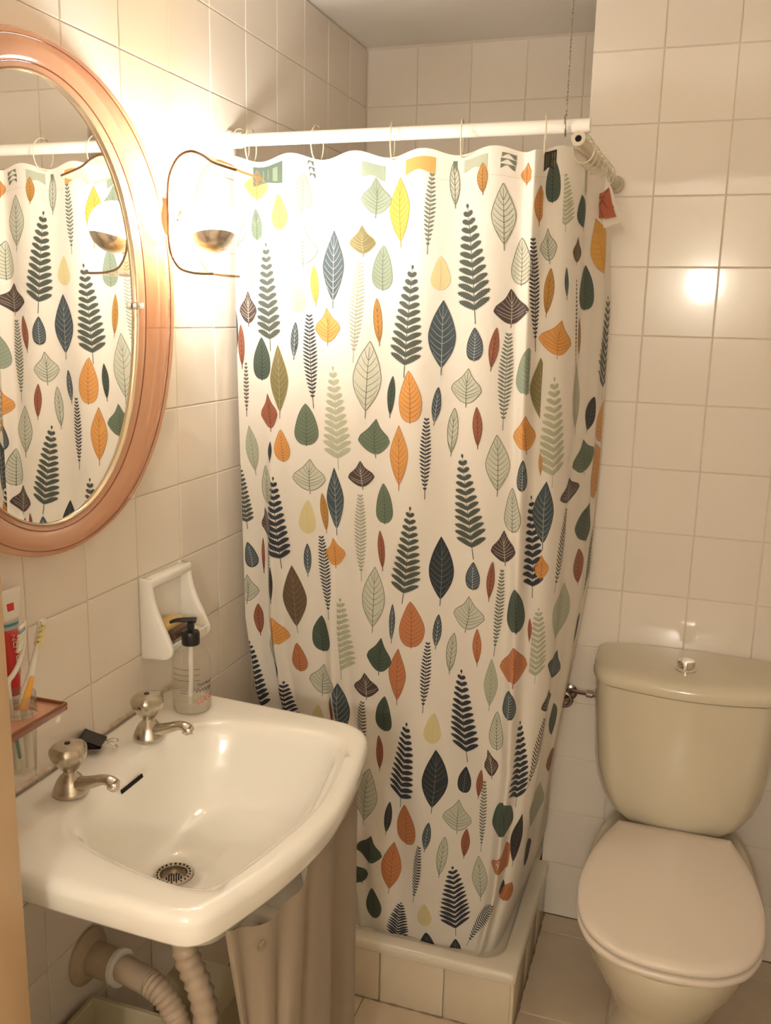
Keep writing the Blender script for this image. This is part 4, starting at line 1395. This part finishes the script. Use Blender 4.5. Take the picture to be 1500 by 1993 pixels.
lathe('tumbler_wall', [(.0180, .8620), (.0190, .8630), (.0225, .940), (.0238, .960), (.0240, .985), (.0228, .9852), (.0180, .866)], (TX, TY, 0), M['glass'], tum, 36)
ring_mesh('tumbler_rim', (TX, TY, .9590), .0250, .0016, (0, 0, 1), M['glass'], tum, 36, 8)
# white toothbrush, seen from the side
b0 = [(.044, 1.008, .868), (.045, 1.003, .930), (.046, .998, .985), (.048, .996, 1.008), (.050, 1.004, 1.016), (.050, 1.015, 1.026), (.050, 1.025, 1.043), (.050, 1.031, 1.062), (.050, 1.0335, 1.075), (.050, 1.035, 1.088)]
tb = thing('toothbrush', 'white toothbrush with pale bristles, seen side-on in the tumbler', 'toothbrush', b0[0], 'toothbrushes in the tumbler')
pp = spline(b0, 5)
tube('handle', pp, [.0046-.0022*i/len(pp) for i in range(len(pp))], M['white_plastic'], tb, 12)
tube('green_stripe', [(.0490, 1.008, .885), (.0495, 1.003, .915)], .0026, M['green_plastic'], tb, 8)
for i in range(7):
    c0 = Vector((.050, 1.0290+.0010*i, 1.052+i*.0052))
    tube('bristle_tuft', [c0, c0+Vector((.003, -.0165, -.0030))], .0023, M['bristle_b'] if i in (5,) else M['bristle'], tb, 8, 1.4)
# yellow-gripped toothbrush, bristles towards the camera
b1 = [(.058, 1.018, .868), (.0600, 1.014, .935), (.0595, 1.010, .968), (.0585, 1.016, .985), (.058, 1.030, 1.005), (.055, 1.044, 1.028), (.0535, 1.053, 1.044)]
ty = thing('toothbrush', 'toothbrush with an orange-yellow grip and yellow bristles in the tumbler', 'toothbrush', b1[0], 'toothbrushes in the tumbler')
pp = spline(b1, 6)
n = len(pp)
tube('handle', pp, [.0060 if i < n*.6 else max(.0026, .0060-.010*(i/n-.6)) for i in range(n)], M['white_plastic'], ty, 14)
pg = spline([(.0600, 1.0060, .962), (.0630, 1.0100, .974), (.0632, 1.0160, .986), (.0618, 1.0240, .998), (.0590, 1.0310, 1.007)], 4)
tube('rubber_grip', pg, [.0015]+[.0066-.0028*i/len(pg) for i in range(len(pg)-2)]+[.001], M['brush_yellow'], ty, 14)
hd = spline([(.0535, 1.053, 1.043), (.0525, 1.059, 1.054), (.051, 1.066, 1.067), (.0495, 1.072, 1.078)], 3)
tube('brush_head', hd, [.003]+[.0056]*(len(hd)-2)+[.003], M['white_plastic'], ty, 14)
for i in range(5):
    for j in (-1, 1):
        b_ = Vector((.0545-.0007*i, 1.0545+.0042*i+j*.0028, 1.049+i*.0068+j*.0006))
        tube('bristle_tuft', [b_, b_+Vector((.0085, -.0075, .001))], .0027, M['bristle_y'] if (i < 4) else M['bristle'], ty, 8)
# toothpaste tube standing behind, crimped end up
tp = thing('toothpaste_tube', 'red and white toothpaste tube standing cap-down behind the toothbrushes', 'toothpaste', (.020, 1.035, SHZ+.006))
base = Vector((.0205, 1.036, SHZ+.0055)); axis = Vector((-.002, .008, .176))
rings, mats = [], []
wdir = Vector((.10, .995, 0)).normalized()
tdir = Vector((.995, -.10, 0)).normalized()
prof = [(.0, .0105, .0105), (.02, .0105, .0105)]
def tring(t, w, d):
    q = base+axis*t
    return [q+wdir*(w*math.cos(2*PI*j/24))+tdir*(d*math.sin(2*PI*j/24)) for j in range(24)]
secs = [(.085, .0085, .0085), (.12, .0098, .0095), (.30, .0110, .0095), (.50, .0122, .0080), (.62, .0130, .0066), (.70, .0138, .0054), (.74, .0146, .0050), (.80, .0165, .0042), (.92, .0194, .0022), (1.0, .0205, .0010)]
def section(name, t0, t1, m):
    rr_ = []
    for k in range(9):
        t = t0+(t1-t0)*k/8
        for a, b in zip(secs, secs[1:]):
            if a[0]-1e-9 <= t <= b[0]+1e-9:
                s = (t-a[0])/(b[0]-a[0])
                rr_.append(tring(t, a[1]+(b[1]-a[1])*s, a[2]+(b[2]-a[2])*s))
                break
    v, f = loft(rr_, True, True, True)
    return mesh(name, v, f, m, tp)
lathe('cap', [(.0090, 0), (.0092, .002), (.0086, .014), (.0084, .0155)], base, M['paste_white'], tp, 24)
section('red_body', .085, .66, M['paste_red'])
section('blue_band', .66, .69, M['paste_blue'])
section('teal_band', .69, .715, M['paste_teal'])
section('pale_band', .715, .73, M['paste_blue'])
section('white_end', .73, 1.0, M['paste_white'])
def on_tube(t, s, d=.0):
    for a, b in zip(secs, secs[1:]):
        if a[0]-1e-9 <= t <= b[0]+1e-9:
            k = (t-a[0])/(b[0]-a[0])
            w = a[1]+(b[1]-a[1])*k; dd = a[2]+(b[2]-a[2])*k
    al = math.acos(max(-1, min(1, s)))
    return base+axis*t+wdir*(w*math.cos(al))+tdir*((dd+.0003+d)*math.sin(al))
def tquad(name, pts, m):
    n = 6
    vv, ff = [], []
    (t0, s0), (t1, s1) = pts
    for i in range(n+1):
        for j in range(n+1):
            vv.append(on_tube(t0+(t1-t0)*i/n, s0+(s1-s0)*j/n))
    for i in range(n):
        for j in range(n):
            ff.append((i*(n+1)+j, i*(n+1)+j+1, (i+1)*(n+1)+j+1, (i+1)*(n+1)+j))
    return mesh(name, vv, ff, m, tp)
tquad('red_badge', ((.82, -.50), (.885, .20)), M['paste_red'])
# white lettering running down the red body
GL = {'N': [[(0, 0), (0, 1), (1, 0), (1, 1)]], 'O': [[(0, 0), (0, 1), (1, 1), (1, 0), (0, 0)]], 'I': [[(.5, 0), (.5, 1)]], 'L': [[(0, 1), (0, 0), (1, 0)]], 'T': [[(0, 1), (1, 1)], [(.5, 1), (.5, 0)]], 'C': [[(1, 1), (0, 1), (0, 0), (1, 0)]]}
VV, FF = [], []
for k, ch_ in enumerate('NOILTC'):
    for stroke in GL[ch_]:
        pts = [on_tube(.615-(k*.062+.042*x), -.42+.13*k+.42*y) for x, y in stroke]
        v, f = loft(tube_rings(pts, .0007, 5), True, True, True)
        o = len(VV); VV += v; FF += [tuple(i+o for i in q) for q in f]
mesh('lettering', VV, FF, M['paste_white'], tp)

# ------------------------------------------------------------------ pipes under the basin
PY, PZ = 1.195, .405
wp = thing('waste_pipe', 'ribbed plastic waste pipe with a wall rosette below the washbasin', 'waste pipe', (0, PY, PZ))
lathe('wall_rosette', [(.050, .001), (.050, .006), (.042, .014), (.032, .018)], (0, PY, PZ), M['pipe_plastic'], wp, 32, 'x')
tube('wall_stub', [(.012, PY, PZ), (.075, PY-.010, PZ+.004)], .0290, M['pipe_plastic'], wp, 24)
tube('coupling', [(.074, PY-.010, PZ+.004), (.082, PY-.011, PZ+.005)], .0320, M['white_plastic'], wp, 24)
tube('pipe', [(.082, PY-.011, PZ+.005), (.146, PY-.022, PZ+.002)], .0225, M['pipe_plastic'], wp, 24)
pc = spline([(.143, PY-.022, PZ+.002), (.175, PY-.030, PZ-.006), (.206, PY-.040, PZ-.034), (.224, PY-.050, PZ-.075), (.240, PY-.056, PZ-.110), (.262, PY-.058, PZ-.125), (.280, PY-.058, PZ-.100), (.280, PY-.058, PZ-.050),
             (.266, PY-.057, PZ+.040), (.238, PY-.056, PZ+.110), (.226, PY-.055, PZ+.190), (.220, PY-.055, PZ+.205)], 16)
n = len(pc)
tube('corrugated_hose', pc, [.0205+.0020*math.sin(i*2*PI/4) for i in range(n)], M['pipe_plastic'], wp, 22, None, True, 80)
lathe('drain_nut', [(.028, .585), (.033, .590), (.033, .612), (.024, .618)], (DR.x, DR.y, 0), M['white_plastic'], wp, 24)

# ------------------------------------------------------------------ cloth skirt under the basin front
sk = thing('sink_skirt', 'grey-beige canvas skirt with a button hanging under the washbasin front', 'cloth skirt', (.40, 1.2, .05))
path = [(.412, .953), (.423, .972), (.436, 1.015), (.447, 1.065), (.454, 1.115), (.456, 1.16), (.452, 1.24), (.440, 1.34), (.425, 1.43), (.395, 1.455)]
ps = spline([(a, b, 0) for a, b in path], 12)
NSK = len(ps)
NZ = 40
vv, ff = [], []
for i, q in enumerate(ps):
    s = i/(NSK-1)
    d = (ps[min(i+1, NSK-1)]-ps[max(i-1, 0)]).normalized()
    nrm = Vector((d.y, -d.x, 0))
    top = float(np.interp(q.y, [.953, 1.0, 1.05, 1.10, 1.14, 1.2], [.732, .708, .698, .704, .732, .745]))
    for k in range(NZ+1):
        t = k/NZ
        z = top+(.04-top)*t
        fold = .017*math.sin(2*PI*(s*5.2+.10*t))*(.25+.75*t) + .006*math.sin(2*PI*s*11+2*t)*t
        shift = .17*t*max(0, 1-s*2.6)-.08*t*max(0, 1-abs(s-.42)*5)
        vv.append(q+nrm*fold+Vector((-.01*t, shift, z)))
for i in range(NSK-1):
    for k in range(NZ):
        ff.append((i*(NZ+1)+k, (i+1)*(NZ+1)+k, (i+1)*(NZ+1)+k+1, i*(NZ+1)+k+1))
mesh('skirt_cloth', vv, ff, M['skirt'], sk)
i0 = 22
bq = vv[i0*(NZ+1)+2]
d = (ps[i0+1]-ps[i0-1]).normalized()
nrm = Vector((d.y, -d.x, 0)).normalized()
bt = lathe('button', [(.001, 0), (.0085, .0002), (.0085, .002), (.004, .0032), (.001, .0034)], (0, 0, 0), M['bright_chrome'], sk, 20)
bt.location = bq+nrm*.002
bt.rotation_euler = nrm.to_track_quat('Z', 'Y').to_euler()
# ------------------------------------------------------------------ boxes on the floor
def open_box(name, label, x0, x1, y0, y1, z0, z1, flare, th, m, parts=True):
    t = thing(name, label, 'box', ((x0+x1)/2, (y0+y1)/2, z0))
    def ring(ins, z, fl): return [(x0+ins-fl, y0+ins-fl, z), (x1-ins+fl, y0+ins-fl, z), (x1-ins+fl, y1-ins+fl, z), (x0+ins-fl, y1-ins+fl, z)]
    def dens(r):
        o = []
        for i in range(4):
            a, b = Vector(r[i]), Vector(r[(i+1) % 4])
            o += [a.lerp(b, k/6) for k in range(6)]
        return o
    rings = [ring(.004, z0+.0005, -flare), ring(0, z0+.004, -flare), ring(0, z1-.001, 0), ring(.001, z1, 0), ring(th, z1, 0), ring(th+.001, z1-.002, 0), ring(th, z0+.010, -flare)]
    v, f = loft([dens(r) for r in rings], True, True, True)
    mesh('box_shell', v, f, m, t, True, 40)
    v, f = loft([dens(r) for r in (ring(-.0035, z1-.028, 0), ring(-.0040, z1-.001, 0), ring(-.001, z1+.0025, 0), ring(th, z1+.0025, 0), ring(th+.002, z1-.001, 0))], True)
    mesh('rim_band', v, f, m, t, True, 40)
    return t
open_box('storage_box', 'open beige storage box on the floor under the waste pipe', .018, .192, .850, 1.185, .0, .335, .012, .006, M['box_card'])
cb = thing('carton', 'small closed beige carton standing behind the storage box', 'box', (.16, 1.32, 0))
box('carton_body', (.090, 1.262, .0005), (.232, 1.372, .296), M['box_card'], cb, .002)
box('carton_lid', (.088, 1.260, .2965), (.234, 1.374, .302), M['box_card'], cb, .002)
# ------------------------------------------------------------------ toilet
TCX = .980
toi = thing('toilet', 'cream close-coupled toilet with its lid closed', 'toilet', (TCX, 1.85, 0))
def egg(hwid, yf_, yb, backw, z, n=64, yc=None):
    """closed outline: rounded front at yf_, flatter back at yb"""
    q = []
    yc = yf_+(yb-yf_)*.42 if yc is None else yc
    for j in range(n):
        t = 2*PI*j/n
        cx_, sy = math.cos(t), math.sin(t)
        if sy < 0:
            x = hwid*math.copysign(abs(cx_)**.92, cx_); y = yc+(yc-yf_)*-abs(sy)**.96
        else:
            e = .62
            y = yc+(yb-yc)*abs(sy)**e
            k = (y-yc)/(yb-yc)
            x = math.copysign(abs(cx_)**.55, cx_)*(hwid*(1-k**1.8)+backw*k**1.8) if abs(cx_) > 1e-6 else 0
        q.append((TCX+x, y, z))
    return q
bowl = [egg(.105, 1.600, 2.10, .10, .0005), egg(.108, 1.596, 2.10, .10, .012), egg(.100, 1.612, 2.10, .10, .06), egg(.098, 1.618, 2.11, .10, .14), egg(.112, 1.598, 2.12, .11, .20),
        egg(.140, 1.560, 2.13, .12, .262), egg(.163, 1.527, 2.14, .13, .315), egg(.173, 1.512, 2.15, .14, .352), egg(.176, 1.507, 2.15, .15, .372), egg(.174, 1.509, 2.15, .15, .383), egg(.168, 1.516, 2.14, .145, .386)]
v, f = loft(bowl, True, True, True)
mesh('bowl', v, f, M['toilet_ceramic'], toi, True, 50)
HALF = [(-.1215, 1.9735), (-.1235, 1.9660), (-.138, 1.925), (-.160, 1.850), (-.1745, 1.760), (-.1765, 1.690), (-.166, 1.615), (-.138, 1.556), (-.092, 1.519), (-.045, 1.505)]
def seat_outline(e, z):
    h = [(a, b) for a, b in HALF]
    pts = h+[(0, 1.5015)]+[(-a, b) for a, b in h[::-1]]
    sp = spline([(a, b, 0) for a, b in pts], 5)
    back = [Vector((.1215-.243*k/12, 1.9735, 0)) for k in range(1, 12)]
    sp = sp+back
    q = []
    for v_ in sp:
        k = 1-e/.1765
        ky = 1-e/.236
        q.append((TCX+v_.x*k, 1.738+(v_.y-1.738)*ky, z))
    return q
def slab(name, z0, z1, dome, m, e, grow=0.):
    R_ = [seat_outline(e-grow, z0), seat_outline(.001-grow, z0+(z1-z0)*.22), seat_outline(-grow, z0+(z1-z0)*.5), seat_outline(.001-grow, z0+(z1-z0)*.8), seat_outline(e*.9-grow, z1)]
    R_ += [[(TCX+(x-TCX)*s, 1.74+(y-1.74)*s, z1+dome*(1-s*s)) for x, y, z in R_[-1]] for s in (.92, .8, .6, .35, .12)]
    v, f = loft(R_, True, True, True)
    return mesh(name, v, f, m, toi, True, 70)
slab('seat', .3885, .4040, .0, M['seat_plastic'], .005, .0005)
slab('seat_lid', .4070, .4240, .003, M['seat_plastic'], .006)
for sx in (-1, 1):
    tube('hinge', [(TCX+sx*.055, 1.968, .398), (TCX+sx*.095, 1.968, .398)], .009, M['seat_plastic'], toi, 16)
def tank(hwid, yf_, z, bulge=.022, n=16, r=.10):
    q = []
    yb = Y_TOI-.004
    # front face gently bowed, rounded vertical corners
    r = min(r, hwid*.8)
    for i in range(n+1):
        s = -1+2*i/n
        q.append((TCX+s*(hwid-r*.55), yf_-bulge*(1-s*s)+.004, z))
    for i in range(1, 9):
        a = -PI/2+PI/2*i/8
        q.append((TCX+hwid-r*.55+r*.55*math.cos(a), yf_+.004+r+r*math.sin(a), z))
    q.append((TCX+hwid, yb, z)); q.append((TCX-hwid, yb, z))
    for i in range(0, 8):
        a = PI+PI/2*i/8
        q.append((TCX-hwid+r*.55+r*.55*math.cos(a), yf_+.004+r+r*math.sin(a), z))
    return q
tk = [tank(.098, 2.004, .400, .012), tank(.116, 1.998, .4005, .014), tank(.136, 1.994, .408, .016), tank(.155, 1.991, .425, .018), tank(.172, 1.989, .452, .019), tank(.185, 1.987, .49, .020), tank(.193, 1.986, .54, .021), tank(.199, 1.985, .62, .022), tank(.203, 1.984, .70, .022), tank(.204, 1.984, .731, .022), tank(.198, 1.990, .732, .022)]
v, f = loft(tk, True, True, True)
cis = mesh('cistern', v, f, M['toilet_ceramic'], toi, True, 50)
ld = [tank(.198, 1.990, .7335, .022), tank(.2085, 1.981, .7345, .024), tank(.2095, 1.980, .740, .024), tank(.2095, 1.980, .750, .024), tank(.2065, 1.984, .759, .024), tank(.200, 1.992, .765, .023), tank(.188, 2.004, .769, .020), tank(.150, 2.03, .773, .014), tank(.09, 2.07, .775, .006), tank(.03, 2.12, .7755, .002)]
v, f = loft(ld, True, True, True)
lid = mesh('cistern_lid', v, f, M['toilet_ceramic'], toi, True, 60)
lathe('flush_button', [(.0225, .7735), (.0230, .778), (.0205, .7795), (.0195, .780), (.0195, .794), (.0178, .797), (.001, .7965)], (.974, 2.045, 0), M['bright_chrome'], lid, 28)
# ------------------------------------------------------------------ stop valve
VX, VZ = .708, .628
va = thing('stop_valve', 'small tarnished chrome stop valve on the wall beside the cistern', 'valve', (VX, Y_TOI, VZ))
lathe('wall_rosette', [(.021, -.0008), (.021, -.004), (.013, -.009)], (VX, Y_TOI, VZ), M['dark_chrome'], va, 24, 'y')
tube('valve_body', [(VX, Y_TOI-.006, VZ), (VX, Y_TOI-.050, VZ)], .0085, M['dark_chrome'], va, 16)
ring_mesh('hand_wheel', (VX-.004, Y_TOI-.056, VZ), .0165, .0048, (0, 1, 0), M['dark_chrome'], va, 24, 10)
for k in range(3):
    a = 2*PI*k/3+.4
    tube('wheel_spoke', [(VX-.004, Y_TOI-.056, VZ), (VX-.004+.015*math.cos(a), Y_TOI-.056, VZ+.015*math.sin(a))], .0025, M['dark_chrome'], va, 8)
tube('supply_tube', [(VX+.002, Y_TOI-.038, VZ+.004), (VX+.006, Y_TOI-.040, VZ+.017), (VX+.020, Y_TOI-.045, VZ+.020), (.788, Y_TOI-.055, VZ+.021)], .0050, M['dark_chrome'], va, 12)
tube('tube_nut', [(.755, Y_TOI-.052, VZ+.021), (.770, Y_TOI-.053, VZ+.021)], .0085, M['dark_chrome'], va, 8)
